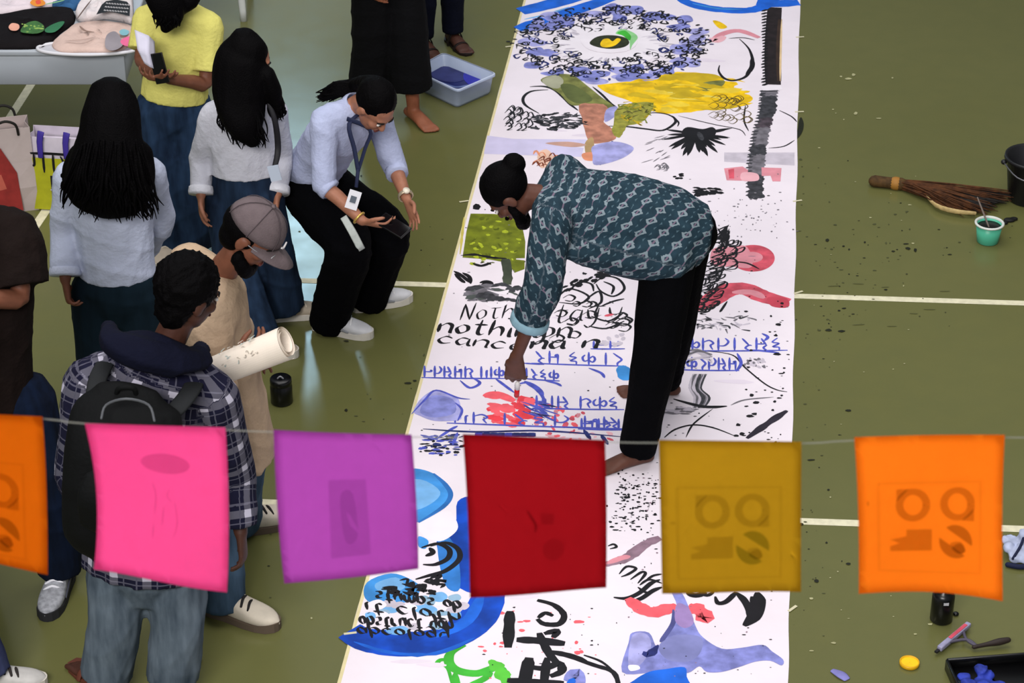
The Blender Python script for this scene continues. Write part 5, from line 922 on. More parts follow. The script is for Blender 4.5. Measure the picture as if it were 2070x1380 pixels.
p.stroke(Q_([(715, 180), (780, 90), (850, 0)]), .008, pm('#5d4a42', .1)); p.build('lettered_banner', o5, stuff=True)
# white plastic chair beyond (legs show at the top edge)
leg0 = fl(493, 43); chair = thing('plastic_chair', 'white plastic chair leg at the top edge, right of the yellow T-shirt', 'chair', (leg0.x-.2, leg0.y+.2, 0)); CHM = mat('#c9ccca', .4)
for dx, dy in ((0, 0), (-.42, 0), (0, .42), (-.42, .42)):
    bm = bmesh.new(); b = Vector((leg0.x+dx, leg0.y+dy, 0)); inn = Vector((-.21-dx, .21-dy, 0))*.12; loft(bm, [(b, .020, .012), (b+inn*.5+Vector((0, 0, .25)), .024, .014), (b+inn+Vector((0, 0, .44)), .03, .018)], (1, 0, 0), 10, 3, caps=('flat', 'flat')); obj('leg', bm, CHM, chair)
bm = bmesh.new(); box(bm, (leg0.x-.21, leg0.y+.21, .45), (.44, .44, .03)); bevel(bm, .012); obj('seat', bm, CHM, chair)
bm = bmesh.new(); loft(bm, [(Vector((leg0.x-.21, leg0.y+.44, .45)), .2, .014), (Vector((leg0.x-.21, leg0.y+.50, .68)), .21, .014), (Vector((leg0.x-.21, leg0.y+.53, .86)), .17, .014)], (1, 0, 0), 14, 4, box=3); obj('backrest', bm, CHM, chair)
# carrier bags on the floor by the table
def bag(name, label, cat, cx, cy, w, d, h, rot, m, taper=.02):
    o = thing(name, label, cat, (cx, cy, 0)); R = Matrix.Rotation(rot, 3, 'Z'); C0 = Vector((cx, cy, 0))
    bm = bmesh.new(); p = lambda x, y, z: C0+R@Vector((x, y, z)); rows = []
    prof = ((0, 0), (.3, .012), (.6, .006), (1., .0)); ring = []
    for f, b in prof:
        ww, dd = w/2, d/2*(1-.25*f)+b
        ring.append([bm.verts.new(p(x, y, f*h)) for x, y in ((-ww, -dd), (-ww*.33, -dd-b), (ww*.33, -dd-b), (ww, -dd), (ww-.02*(f > .2), 0), (ww, dd), (-ww, dd), (-ww+.02*(f > .2), 0))])
    for a, b in zip(ring, ring[1:]):
        for k in range(8): bm.faces.new((a[k], a[(k+1) % 8], b[(k+1) % 8], b[k]))
    bm.faces.new(list(reversed(ring[0])))
    dark = [bm.verts.new(p(x, y, h*.86)) for x, y in ((-w/2+.03, -d*.34), (w/2-.03, -d*.34), (w/2-.03, d*.34), (-w/2+.03, d*.34))]; bm.faces.new(dark)
    bmesh.ops.recalc_face_normals(bm, faces=bm.faces[:]); bmesh.ops.solidify(bm, geom=bm.faces[:], thickness=.002)
    obj('bag_body', bm, m, o, smooth=False); return o, p
bg = fl(36, 452); PAPB = mat('#b3a5a2', .6, .06, 6, .1, 20)
bg.x += .035
pb, p1 = bag('paper_bag', 'pale paper carrier bag with red front and black cord handle, left edge', 'bag', bg.x-.18, bg.y+.20, .42, .20, .46, .25, PAPB)
P3_ = Paint(lambda u, v: p1(u, -.10-.008-.012+.022*v, v*.46), (p1(0, -1, 0)-p1(0, 0, 0)), 2e-4, .004); P3_.poly([(-.2, .04), (.13, .04), (.12, .5), (.05, .82), (-.19, .84)], mat('#8e2b28', .6, .15), False); P3_.poly([(-.12, .08), (0, .1), (.02, .22), (-.1, .26)], pm('#2b4a2a', .2), False); P3_.poly([(.0, .3), (.06, .32), (.04, .5), (-.02, .46)], pm('#b65a4a', .2), False); P3_.build('red_front', pb, stuff=True)
for y in (-.085, .085):
    bm = bmesh.new(); tube(bm, [p1(.03, y, .43), p1(.04, y*1.1, .49), p1(.09, y*1.15, .515), p1(.14, y*1.1, .49), p1(.15, y, .43)], .007); obj('cord_handle', bm, mat('#15120f', .7), pb)
tg = fl(118, 448); tb, p2 = bag('tote_bag', 'white carrier bag with yellow-green Devanagari label and purple handles', 'bag', tg.x+.03, tg.y+.22, .36, .18, .40, -.12, mat('#c9c0cc', .6, .05))
def tbm(u, v): return p2(-.17+.34*u, -.09-.006-.012+.0225*v, .40*v)
P4 = Paint(tbm, (p2(0, -1, 0)-p2(0, 0, 0)), 2e-4, .005); YG = mat('#a8a81c', .6, .08)
P4.poly([(.0, .02), (1.0, .02), (1.0, .74), (.0, .74)], YG, False); P4.poly([(.32, .03), (.99, .03), (.99, .5), (.32, .5)], mat('#c9c9d2', .6), False); P4.poly([(.32, .47), (.99, .47), (.99, .5), (.32, .5)], INK, False); P4.poly([(.32, .03), (.35, .03), (.35, .5), (.32, .5)], INK, False)
for k in range(5): P4.stroke([(.42, .42-k*.075), (.92, .42-k*.075)], .006, GREY, .9)
deva('gAy', (.03, .80), (.72, .80), -.26, .013, INK, False, P=P4); P4.build('printed_label', tb, stuff=True)
for x in (-.1, .035):
    bm = bmesh.new(); loft(bm, [(p2(x, -.103, .30), .014, .002), (p2(x, -.095, .385), .016, .002), (p2(x+.01, -.085, .44), .018, .002)], p2(1, 0, 0)-p2(0, 0, 0), 8, 2); obj('strap', bm, mat('#3a2a8c', .6), tb)
bk = fl(165, 285, .33)
# translucent tub with dark blue paint
c0, c1, c2_, c3_ = [Vector((q.x, q.y, 0)) for q in (fl(836, 142, .12), fl(897, 108, .12), fl(1003, 150, .12), fl(925, 184, .12))]
tub = thing('plastic_tub', 'translucent plastic tub of dark blue paint beside the far end of the scroll', 'tub', (c0+c1+c2_+c3_)/4); ctr = (c0+c1+c2_+c3_)/4
TUBM = mat('#b9c6e0', .25, .05, 5, 0, 80, .5, alpha=.62)
def rring(bm, s_, z, rad=.25):
    P = [ctr+(q-ctr)*s_ for q in (c3_, c2_, c1, c0)]; vs = []
    for i in range(4):
        a, b, c = P[i-1], P[i], P[(i+1) % 4]
        for t in (.0, .25, .5, .75, 1.): q0 = b.lerp(a, .10); q1 = b.lerp(c, .10); vs.append(bm.verts.new((q0.lerp(b, t)).lerp(b.lerp(q1, t), t)+Vector((0, 0, z))))
    return vs
bm = bmesh.new(); R_ = [rring(bm, .86, .003), rring(bm, .9, .02), rring(bm, .97, .12), rring(bm, 1.03, .124), rring(bm, 1.035, .112)]
for a, b in zip(R_, R_[1:]):
    for k in range(len(a)): bm.faces.new((a[k], a[(k+1) % len(a)], b[(k+1) % len(a)], b[k]))
bm.faces.new(list(reversed(R_[0]))); bmesh.ops.recalc_face_normals(bm, faces=bm.faces[:]); bmesh.ops.solidify(bm, geom=bm.faces[:], thickness=.003); obj('tub_shell', bm, TUBM, tub)
bm = bmesh.new(); a = rring(bm, .92, .055); bm.faces.new(a); obj('paint_pool', bm, mat('#1b2150', .25, .5, 6, .1, 12, .4), tub)
bm = bmesh.new(); a = rring(bm, 1.03, .125); b = rring(bm, .99, .127)
for k in range(len(a)): bm.faces.new((a[k], a[(k+1) % len(a)], b[(k+1) % len(a)], b[k]))
bmesh.ops.recalc_face_normals(bm, faces=bm.faces[:]); obj('rim', bm, mat('#c8d2e6', .3, 0, 20, alpha=.85), tub)
P5 = Paint(lambda u, v: fl(u, v+6, .056), (0, 0, 1), 5e-5, .0004); P5.poly([(870, 140), (900, 128), (935, 138), (950, 150), (920, 160), (885, 155)], pm('#2a2f5e', .3), True); P5.poly([(940, 140), (965, 138), (972, 158), (955, 168), (938, 155)], pm('#2c2f96', .2)); P5.stroke([(885, 158), (920, 170), (950, 165)], .02, pm('#5a6a9a', .2), .2); P5.build('paint_streaks', tub, stuff=True)
# black ink jar
j = fl(570, 812); jar = thing('ink_jar', 'black lidded ink jar standing on the floor between cap man and scroll', 'jar', j); BLK = mat('#060607', .3, 0, 20, 0, 80, .4)
bm = bmesh.new(); lathe(bm, j, [(.046, .001), (.05, .006), (.05, .085), (.044, .095), (.044, .1)]); obj('jar_body', bm, BLK, jar)
bm = bmesh.new(); lathe(bm, j, [(.048, .098), (.049, .102), (.049, .122), (.045, .127), (.02, .128)]); ld = obj('lid', bm, BLK, jar)
bm = bmesh.new(); tube(bm, [j+Vector((-.012, -.01, .13)), j+Vector((0, -.012, .142)), j+Vector((.012, -.01, .13))], .004, 6, 3); obj('pull_tab', bm, mat('#8b8b90', .3), ld)
# black bucket, broom, mint cup
b = fl(2078, 402); bucket = thing('bucket', 'black plastic bucket with wire handle at the right edge', 'bucket', b); BK = mat('#17171a', .45, .1, 8, 0, 80, .4)
bm = bmesh.new(); lathe(bm, b, [(.10, .001), (.105, .004), (.135, .25), (.145, .252), (.147, .235), (.143, .235), (.14, .25), (.13, .247), (.10, .02)], 32, False); bm2 = bm; vs = [bm.verts.new(b+Vector((.1*math.cos(i*.196), .1*math.sin(i*.196), .02))) for i in range(32)]; bm.faces.new(vs); bmesh.ops.recalc_face_normals(bm, faces=bm.faces[:]); obj('bucket_shell', bm, BK, bucket)
bm = bmesh.new(); tube(bm, [b+Vector((-.15, 0, .215)), b+Vector((-.10, -.13, .19)), b+Vector((0, -.17, .18)), b+Vector((.10, -.13, .19)), b+Vector((.15, 0, .215))], .004); obj('wire_handle', bm, mat('#6d6d72', .35, metal=.6), bucket)
for sx in (-1, 1): bm = bmesh.new(); ell(bm, b+Vector((sx*.148, 0, .215)), (.016, .016, .014)); obj('handle_lug', bm, BK, bucket)
h0 = fl(1768, 366, .03); h1 = fl(1822, 372, .03); t_up = fl(2040, 395, .03); t_lo = fl(1975, 432, .02); broom = thing('hand_broom', 'brown grass hand broom lying on the floor beside the black bucket', 'broom', fl(1880, 395))
bm = bmesh.new(); loft(bm, [(h0, .032), (h0.lerp(h1, .5), .03), (h1, .034)], (0, 0, 1), 12, 3); obj('broom_handle', bm, mat('#4a3418', .8, .3, 40), broom)
bm = bmesh.new(); dd = (h1-h0).normalized(); c = h0.lerp(h1, .8); loft(bm, [(c-dd*.008, .036), (c+dd*.008, .036)], (0, 0, 1), 14, 1); obj('binding', bm, mat('#9c6c2c', .6), broom)
bm = bmesh.new()
for k in range(150):
    f = rr(0, 1); st = h1+Vector((rr(-.01, .01), rr(-.022, .022), rr(-.02, .02))); en = t_up.lerp(t_lo, f)+Vector((rr(-.18, .06), rr(-.03, .03), rr(-.02, .03))); en.z = max(.006, en.z); m = st.lerp(en, .5)+Vector((0, 0, .012)); loft(bm, [(st, .004), (m, .0045), (en, .0015)], (0, 0, 1), 5, 2)
wb = bmesh.new()
for k in range(90):
    f = rr(.0, .8); en = t_up.lerp(t_lo, f)+Vector((rr(-.06, .04), rr(-.03, .03), 0)); en.z = rr(.006, .05); st = h1.lerp(en, rr(.5, .7)); st.z = rr(.03, .055); loft(wb, [(st, .003), (st.lerp(en, .5), .005), (en, .0015)], (0, 0, 1), 5, 2)
wo = obj('wet_shaded_bristle_tips', wb, mat('#120c08', .6, .3, 30), broom, 'bristle tips black with paint and painted-in shadow'); wo['kind'] = 'stuff'  # black covers wet paint plus the shadow near the bucket, put into the colour
bs = obj('bristles', bm, mat('#4a2a12', .85, .45, 30), broom); bs['kind'] = 'stuff'
bm = bmesh.new(); loft(bm, [(h1.lerp(t_lo, .3), .004, .003), (fl(1892, 415, .03), .013, .006), (fl(1930, 427, .03), .014, .006), (fl(1972, 431, .03), .010, .005)], (0, 0, 1), 8, 3); obj('pale_sheath', bm, mat('#b79f6c', .7, .2, 40), broom)
m_ = fl(1996, 488); cup = thing('paint_cup', 'mint green paint cup with white rim and a brush in dark paint', 'cup', m_)
bm = bmesh.new(); lathe(bm, m_, [(.05, .001), (.054, .004), (.066, .10), (.062, .10), (.052, .012)], 28, False); vs = [bm.verts.new(m_+Vector((.052*math.cos(i*.2244), .052*math.sin(i*.2244), .012))) for i in range(28)]; bm.faces.new(vs); obj('cup_shell', bm, mat('#4fae8f', .35, .08, 6), cup)
bm = bmesh.new(); lathe(bm, m_, [(.064, .098), (.074, .102), (.075, .108), (.068, .112), (.062, .108), (.062, .098)], 28, False); obj('rim', bm, mat('#cfd3cc', .35), cup)
bm = bmesh.new(); lathe(bm, m_, [(.001, .089), (.0625, .0885)], 28, False); obj('dark_paint', bm, mat('#0d0b0b', .25), cup)
br = thing('paint_brush', 'thin paint brush standing in the mint green cup', 'brush', m_+Vector((0, 0, .07))); bm = bmesh.new(); tp = at(1976, 399, 10.14); b0 = m_+Vector((.0, -.01, .08)); loft(bm, [(b0, .004), (b0.lerp(tp, .5), .005), (tp, .003)], (1, 0, 0), 8, 2); obj('brush_handle', bm, mat('#7d7068', .5), br)
bm = bmesh.new(); loft(bm, [(b0-Vector((0, 0, .03)), .003), (b0-Vector((0, 0, .015)), .007), (b0, .005)], (1, 0, 0), 8, 2); obj('brush_tip', bm, mat('#141011', .8), br)
bm = bmesh.new(); q = fl(2040, 447); 
for a_, b_, r_ in ((0, 0, .022), (.025, .012, .016), (-.03, -.03, .014)): ell(bm, q+Vector((a_, b_, .008)), (r_*1.4, r_, .009))
clod = obj('paint_clot', solid(bm, .004, 2), mat('#0e0d0c', .6)); rebase(clod, (q.x, q.y, 0)); tag(clod, 'small black clot of dried paint beside the mint cup', 'paint lump')
# bottle, squeegee, lid, tray, cloth at the lower right
q = fl(1902, 1252); bo = thing('paint_bottle', 'black paint bottle standing under the large orange card', 'bottle', q)
bm = bmesh.new(); lathe(bm, q, [(.040, .001), (.044, .006), (.044, .12), (.036, .135), (.02, .142), (.02, .15)]); obj('bottle_body', bm, BLK, bo)
bm = bmesh.new(); lathe(bm, q, [(.024, .148), (.025, .15), (.024, .178), (.012, .18)]); obj('cap', bm, BLK, bo)
bm = bmesh.new(); box(bm, q+Vector((.004, -.0435, .108)), (.02, .003, .012)); obj('label_mark', bm, mat('#b9b9bd', .4), bo, smooth=False)
bm = bmesh.new(); q2 = fl(1932, 1243); ell(bm, q2+Vector((0, 0, .007)), (.012, .012, .008)); cl2 = obj('bottle_cap', bm, BLK); rebase(cl2, (q2.x, q2.y, 0)); tag(cl2, 'tiny black cap lying right of the black paint bottle', 'cap')
a0, a1 = fl(1898, 1316, .012), fl(1958, 1266, .012); hd0 = a0.lerp(a1, .55); hd1 = fl(1975, 1306, .02); hd2 = fl(2038, 1293, .03); sq = thing('squeegee', 'paint-smeared squeegee with dark handle above the black tray', 'squeegee', hd0.lerp(hd1, .3)*Vector((1, 1, 0)).length if False else Vector((hd0.x, hd0.y, 0)))
dv = (a1-a0).normalized(); bm = bmesh.new(); box(bm, a0.lerp(a1, .5)+Vector((0, 0, .012)), ((a1-a0).length, .022, .02), dv.to_track_quat('X', 'Z').to_matrix()); bevel(bm, .004, 2); obj('blade_holder', bm, mat('#8e8ba6', .4, .25, 14), sq)
bm = bmesh.new(); box(bm, a0.lerp(a1, .5)+Vector((-.012, -.010, .006)), ((a1-a0).length*1.04, .012, .008), dv.to_track_quat('X', 'Z').to_matrix()); obj('rubber_blade', bm, mat('#19171a', .6), sq, smooth=False)
bm = bmesh.new(); box(bm, a0.lerp(a1, .62)+Vector((0, 0, .0235)), ((a1-a0).length*.55, .014, .002), dv.to_track_quat('X', 'Z').to_matrix()); obj('paint_smear', bm, mat('#c2485a', .5, .2), sq, smooth=False)
bm = bmesh.new()
for t in (.25, .8): tube(bm, [a0.lerp(a1, t)+Vector((0, 0, .012)), a0.lerp(a1, .55).lerp(hd1, .5)+Vector((0, 0, .012)), hd1], .006)
obj('yoke', bm, mat('#4d4858', .5), sq)
bm = bmesh.new(); loft(bm, [(hd1-(hd2-hd1)*.1, .008), (hd1.lerp(hd2, .3), .009), (hd1.lerp(hd2, .7), .014), (hd2, .011)], (0, 0, 1), 10, 3); obj('handle', bm, mat('#2b211d', .6), sq)
q = fl(1838, 1343); lid = thing('jar_lid', 'bright yellow round lid with paint lying on the floor', 'lid', q)
bm = bmesh.new(); lathe(bm, q, [(.036, .001), (.038, .004), (.038, .016), (.034, .017), (.033, .010), (.001, .009)], 26); obj('lid_shell', bm, mat('#d9a414', .4, .05), lid)
bm = bmesh.new(); lathe(bm, q, [(.001, .0112), (.033, .0108)], 26, False); obj('yellow_paint', bm, mat('#f0c21c', .3, .06), lid)
t0, t1 = fl(1912, 1352), fl(2200, 1330); tr_ = thing('paint_tray', 'black paint tray with blue smears at the lower right corner', 'tray', fl(2020, 1390)); dx = (t1-t0); dx.z = 0; L_ = dx.length; dx.normalize(); dy = Vector((-dx.y, dx.x, 0)); cc_ = t0+dx*L_/2-dy*.14
RT = Matrix((dx, dy, Vector((0, 0, 1)))).transposed()
for nm, c, d in (('tray_floor', cc_+Vector((0, 0, .006)), (L_, .28, .008)), ('tray_wall', t0+dx*L_/2+Vector((0, 0, .025)), (L_, .012, .05)), ('tray_wall', t0+dx*L_/2-dy*.28+Vector((0, 0, .025)), (L_, .012, .05)), ('tray_wall', t0-dy*.14+Vector((0, 0, .025)), (.012, .28, .05)), ('tray_wall', t0+dx*L_-dy*.14+Vector((0, 0, .025)), (.012, .28, .05))):
    bm = bmesh.new(); box(bm, c, d, RT); bevel(bm, .003, 1); obj(nm, bm, BLK, tr_)
bm = bmesh.new(); cb = fl(1968, 1352, .03)
for k in range(12): ell(bm, cb+dx*rr(-.06, .07)-dy*rr(-.015, .12)+Vector((0, 0, rr(-.01, .014))), (rr(.02, .035), rr(.02, .03), rr(.010, .02)))
me = solid(bm, .005, 2); folds(me, .01, 60, 3); rag = obj('blue_rag', me, mat('#24348f', .7, .5, 25)); rebase(rag, (cb.x, cb.y, .012)); tag(rag, 'crumpled blue paint rag lying in the black tray', 'rag')
q = fl(2056, 1128); bm = bmesh.new()
for k in range(10): ell(bm, q+Vector((rr(-.04, .07), rr(-.05, .06), .03+rr(-.01, .035))), (rr(.025, .05), rr(.025, .04), rr(.018, .035)))
me = solid(bm, .006, 1); folds(me, .018, 40, 8); rg = obj('crumpled_cloth', me, mat('#aab2cc', .8, .2, 20)); rebase(rg, (q.x, q.y, 0)); tag(rg, 'crumpled pale blue cloth at the right edge below the court line', 'cloth')
bm = bmesh.new(); tube(bm, [q+Vector((-.05, -.06, .012)), q+Vector((0, -.075, .012)), q+Vector((.06, -.06, .012))], .011); tube(bm, [q+Vector((-.03, -.05, .035)), q+Vector((.0, -.02, .07)), q+Vector((.02, .02, .085))], .006); obj('navy_edge', bm, mat('#141a38', .8), rg); rg.children[0].location = -Vector((q.x, q.y, 0))
bm = bmesh.new(); q = fl(1700, 1366); loft(bm, [(q+Vector((-.03, .03, .004)), .012, .003), (q+Vector((0, .0, .007)), .022, .005), (q+Vector((.02, -.025, .004)), .016, .003)], (1, .6, 0), 10, 3); pe = obj('paper_scrap', bm, mat('#7d7bb8', .7, .1)); rebase(pe, (q.x, q.y, 0)); tag(pe, 'small curled lavender paper scrap on the floor near the yellow lid', 'scrap')
# things in hands
def slab(name, label, cat, c, d, n, dims, m, screen=None):
    d = Vector(d).normalized(); n = Vector(n); n = (n-d*n.dot(d)).normalized(); x = d.cross(n); R = Matrix((x, d, n)).transposed(); o = thing(name, label, cat, c)
    bm = bmesh.new(); box(bm, c, dims, R); bevel(bm, .003, 2); obj('phone_body', bm, m, o)
    bm = bmesh.new(); box(bm, c+n*(dims[2]/2+.0004), (dims[0]*.92, dims[1]*.95, .0006), R); obj('screen', bm, screen or mat('#08080b', .1), o, smooth=False); return o
slab('smartphone', 'black smartphone in the right hand of the crouching woman', 'phone', at(795, 456, 8.93), at(822, 474, 8.9)-at(775, 446, 8.98), (-.1, -.3, 1), (.075, .155, .009), mat('#0c0c0f', .3))
slab('smartphone', 'dark smartphone held by the woman in the yellow T-shirt', 'phone', at(322, 138, 9.66), (-.2, .2, .9), (-.3, -.6, .5), (.07, .145, .009), mat('#1a1412', .3))
# sheet of paper and lanyard by the yellow shirt
bm = bmesh.new(); vs = [[bm.verts.new(at(u, v, Y)) for u, v, Y in r] for r in (((272, 60, 9.75), (300, 72, 9.72), (312, 84, 9.74)), ((278, 100, 9.68), (298, 108, 9.66), (314, 120, 9.7)), ((292, 128, 9.66), (304, 136, 9.65), (318, 142, 9.68)))]
for r0, r1 in zip(vs, vs[1:]):
    for k in range(2): bm.faces.new((r0[k], r0[k+1], r1[k+1], r1[k]))
bmesh.ops.subdivide_edges(bm, edges=bm.edges[:], cuts=3, use_grid_fill=True, smooth=.5); bmesh.ops.solidify(bm, geom=bm.faces[:], thickness=.002)
sh = obj('paper_sheet', bm, mat('#c9c6d6', .7, .03)); qq = at(300, 110, 9.68); rebase(sh, qq); tag(sh, 'white paper sheet held by the woman in the yellow T-shirt', 'paper')
# rolled paper in the cap man's hand
ra_, rb_ = at(425, 752, 7.02), at(578, 690, 6.98); roll = thing('paper_roll', 'rolled cream paper with faint printing in the hand of the cap man', 'paper', ra_.lerp(rb_, .5)); d = (rb_-ra_).normalized(); L_ = (rb_-ra_).length; a = d.orthogonal().normalized(); b_ = d.cross(a); bm = bmesh.new(); N = 120; r0 = []; r1 = []
for i in range(N):
    th = i/N*6.283*2.6; rad = .032+.026*i/N; wob = 1+.05*math.sin(th*1.3)
    o_ = (a*math.cos(th)+b_*math.sin(th))*rad*wob; r0.append(bm.verts.new(ra_+o_)); r1.append(bm.verts.new(rb_+o_*1.12))
for i in range(N-1): bm.faces.new((r0[i], r0[i+1], r1[i+1], r1[i]))
obj('rolled_sheet', bm, mat('#e6dacb', .7, .05, 8), roll, smooth=False)
up_ = Vector((0, -.55, .83)); up_ = (up_-d*up_.dot(d)).normalized(); sd_ = d.cross(up_)
P6_ = Paint(lambda u, v: ra_+d*(u*L_)+(up_*math.cos(v)+sd_*math.sin(v))*.0605*(1+.11*u), up_, 1e-4, .001)
for k in range(26): u, v = rr(.2, .7), rr(-.7, .7); P6_.stroke([(u, v), (u+rr(-.03, .05), v+rr(-.15, .15)), (u+rr(0, .05), v+rr(-.2, .2))], .004, random.choice((pm('#a3aea8', .1), pm('#b0a698', .1))), .3, n=3)
P6_.build('faint_printing', roll, stuff=True)
# little red pen in the painting man's fingers
pa, pb_ = man['wrA']+Hd*.17, man['wrA']+Hd*.235; pa = pa+Vector((.012, -.03, 0)); pb_ = pb_+Vector((.012, -.03, 0)); pen = thing('paint_marker', 'short red paint marker held in the bending man\'s fingers', 'marker', pb_)
bm = bmesh.new(); loft(bm, [(pa, .011), (pa.lerp(pb_, .7), .0115)], (1, 0, 0), 12, 2, caps=('flat', 'flat')); obj('barrel', bm, mat('#c8141c', .35), pen)
bm = bmesh.new(); loft(bm, [(pa.lerp(pb_, .7), .0085), (pb_, .005)], (1, 0, 0), 12, 2, caps=('flat', 'round')); obj('nib', bm, mat('#d9c9c6', .4), pen)
bm = bmesh.new(); pc = pa-Hd*.03; loft(bm, [(pc, .0115), (pa, .0115)], (1, 0, 0), 12, 1, caps=('round', 'flat')); obj('pale_end', bm, mat('#d8d2d0', .4), pen)
# backpack on the plaid back
BPM = mat('#060708', .8, .2, 12, .15, 60, .15); bc = at(255, 950, 6.38); bp = thing('backpack', 'black backpack worn on the back of the man in plaid', 'backpack', bc)
bm = bmesh.new(); loft(bm, [(at(258, 800, 6.50), .13, .05), (at(255, 830, 6.48), .185, .085), (at(252, 900, 6.42), .20, .105), (at(248, 985, 6.40), .205, .115), (at(242, 1065, 6.40), .195, .11), (at(240, 1095, 6.42), .165, .08)], (1, 0, 0), 20, 4, box=2.8); me = solid(bm, .010, 2); folds(me, .01, 9, 5); obj('pack_body', me, BPM, bp)
bm = bmesh.new(); loft(bm, [(at(250, 965, 6.24), .13, .03), (at(247, 1010, 6.22), .15, .045), (at(243, 1065, 6.24), .14, .035)], (1, 0, 0), 16, 4, box=3); obj('front_pocket', solid(bm, .008, 2), BPM, bp)
bm = bmesh.new(); tube(bm, [at(205, 845, 6.34), at(215, 818, 6.37), at(255, 806, 6.36), at(300, 818, 6.37), at(312, 850, 6.34)], .005); obj('zip', bm, mat('#4a4c50', .5), bp)
bm = bmesh.new(); tube(bm, [at(192, 995, 6.21), at(190, 1015, 6.20), at(188, 1040, 6.20)], .004); obj('zip_pull', bm, mat('#b9b9bd', .4), bp)
bm = bmesh.new(); tube(bm, [at(235, 805, 6.48), at(240, 785, 6.46), at(270, 785, 6.46), at(276, 806, 6.48)], .009); obj('grab_handle', bm, BPM, bp)
for L in ([(195, 838, 6.48), (192, 800, 6.53), (198, 765, 6.58), (212, 735, 6.66)], [(330, 850, 6.48), (362, 820, 6.53), (385, 790, 6.59), (396, 765, 6.68)]):
    bm = bmesh.new(); loft(bm, [(at(*q), .032, .008) for q in L], (1, 0, 0), 10, 4); obj('shoulder_strap', bm, mat('#1a1c1e', .85, .1), bp)
# ------------------------------------------------------------------ hanging paper cards
def card_mat(h, tr=.45):
    m = bpy.data.materials.new('card_'+h.strip('#')); m.use_nodes = True; nt = m.node_tree; nt.nodes.clear()
    o = nt.nodes.new('ShaderNodeOutputMaterial'); d = nt.nodes.new('ShaderNodeBsdfDiffuse'); t = nt.nodes.new('ShaderNodeBsdfTranslucent'); x = nt.nodes.new('ShaderNodeMixShader')
    n = nt.nodes.new('ShaderNodeTexNoise'); n.inputs['Scale'].default_value = 9; r = nt.nodes.new('ShaderNodeMix'); r.data_type = 'RGBA'; c = lin(h); r.inputs[6].default_value = tuple(k*.96 for k in c[:3])+(1,); r.inputs[7].default_value = tuple(min(1, k*1.04) for k in c[:3])+(1,)
    nt.links.new(n.outputs['Fac'], r.inputs[0]); nt.links.new(r.outputs[2], d.inputs[0]); nt.links.new(r.outputs[2], t.inputs[0]); x.inputs[0].default_value = tr
    nt.links.new(d.outputs[0], x.inputs[1]); nt.links.new(t.outputs[0], x.inputs[2]); nt.links.new(x.outputs[0], o.inputs[0]); return m
def ink_mat(h, a=.16):
    m = bpy.data.materials.new('faint_ink_'+h.strip('#')); m.use_nodes = True; nt = m.node_tree; nt.nodes.clear()
    o = nt.nodes.new('ShaderNodeOutputMaterial'); t = nt.nodes.new('ShaderNodeBsdfTransparent'); t.inputs[0].default_value = tuple(1-a*(1-c) for c in lin(h)[:3])+(1,)
    nt.links.new(t.outputs[0], o.inputs[0]); return m
CY = 2.85
def card(name, label, tl, tr, br, bl, h, bow=(0, 0, 0, 0), wave=.008, seed=0, dY=0.):
    def mp(s_, t):
        top = (tl[0]+(tr[0]-tl[0])*s_, tl[1]+(tr[1]-tl[1])*s_); bot = (bl[0]+(br[0]-bl[0])*s_, bl[1]+(br[1]-bl[1])*s_)
        u = top[0]+(bot[0]-top[0])*t; v = top[1]+(bot[1]-top[1])*t; k = 4*t*(1-t); e = 4*s_*(1-s_)
        u += bow[0]*k*(1-s_)+bow[1]*k*s_; v += bow[2]*e*(1-t)+bow[3]*e*t
        p = at(u, v, CY+dY); p.y += wave*math.sin(3.1*s_+seed)*t+wave*.6*math.sin(5*t+seed)*(s_-.5); return p
    o = thing(name, label, 'paper card', mp(.5, .0), 'paper cards strung across the hall')
    bm = bmesh.new(); vs = [[bm.verts.new(mp(i/14, j/14)) for i in range(15)] for j in range(15)]
    for a, b in zip(vs, vs[1:]):
        for k in range(14): bm.faces.new((a[k], b[k], b[k+1], a[k+1]))
    bmesh.ops.solidify(bm, geom=bm.faces[:], thickness=.0004); cm = card_mat(h); obj('card', bm, cm, o)
    def inv(u, v): return ((u-(tl[0]+bl[0])/2)/((tr[0]+br[0])/2-(tl[0]+bl[0])/2), (v-(tl[1]+tr[1])/2)/((bl[1]+br[1])/2-(tl[1]+tr[1])/2))
    P = Paint(lambda s_, t: mp(s_, t), (0, -1, 0), 6e-5, .0008)
    return o, P, inv
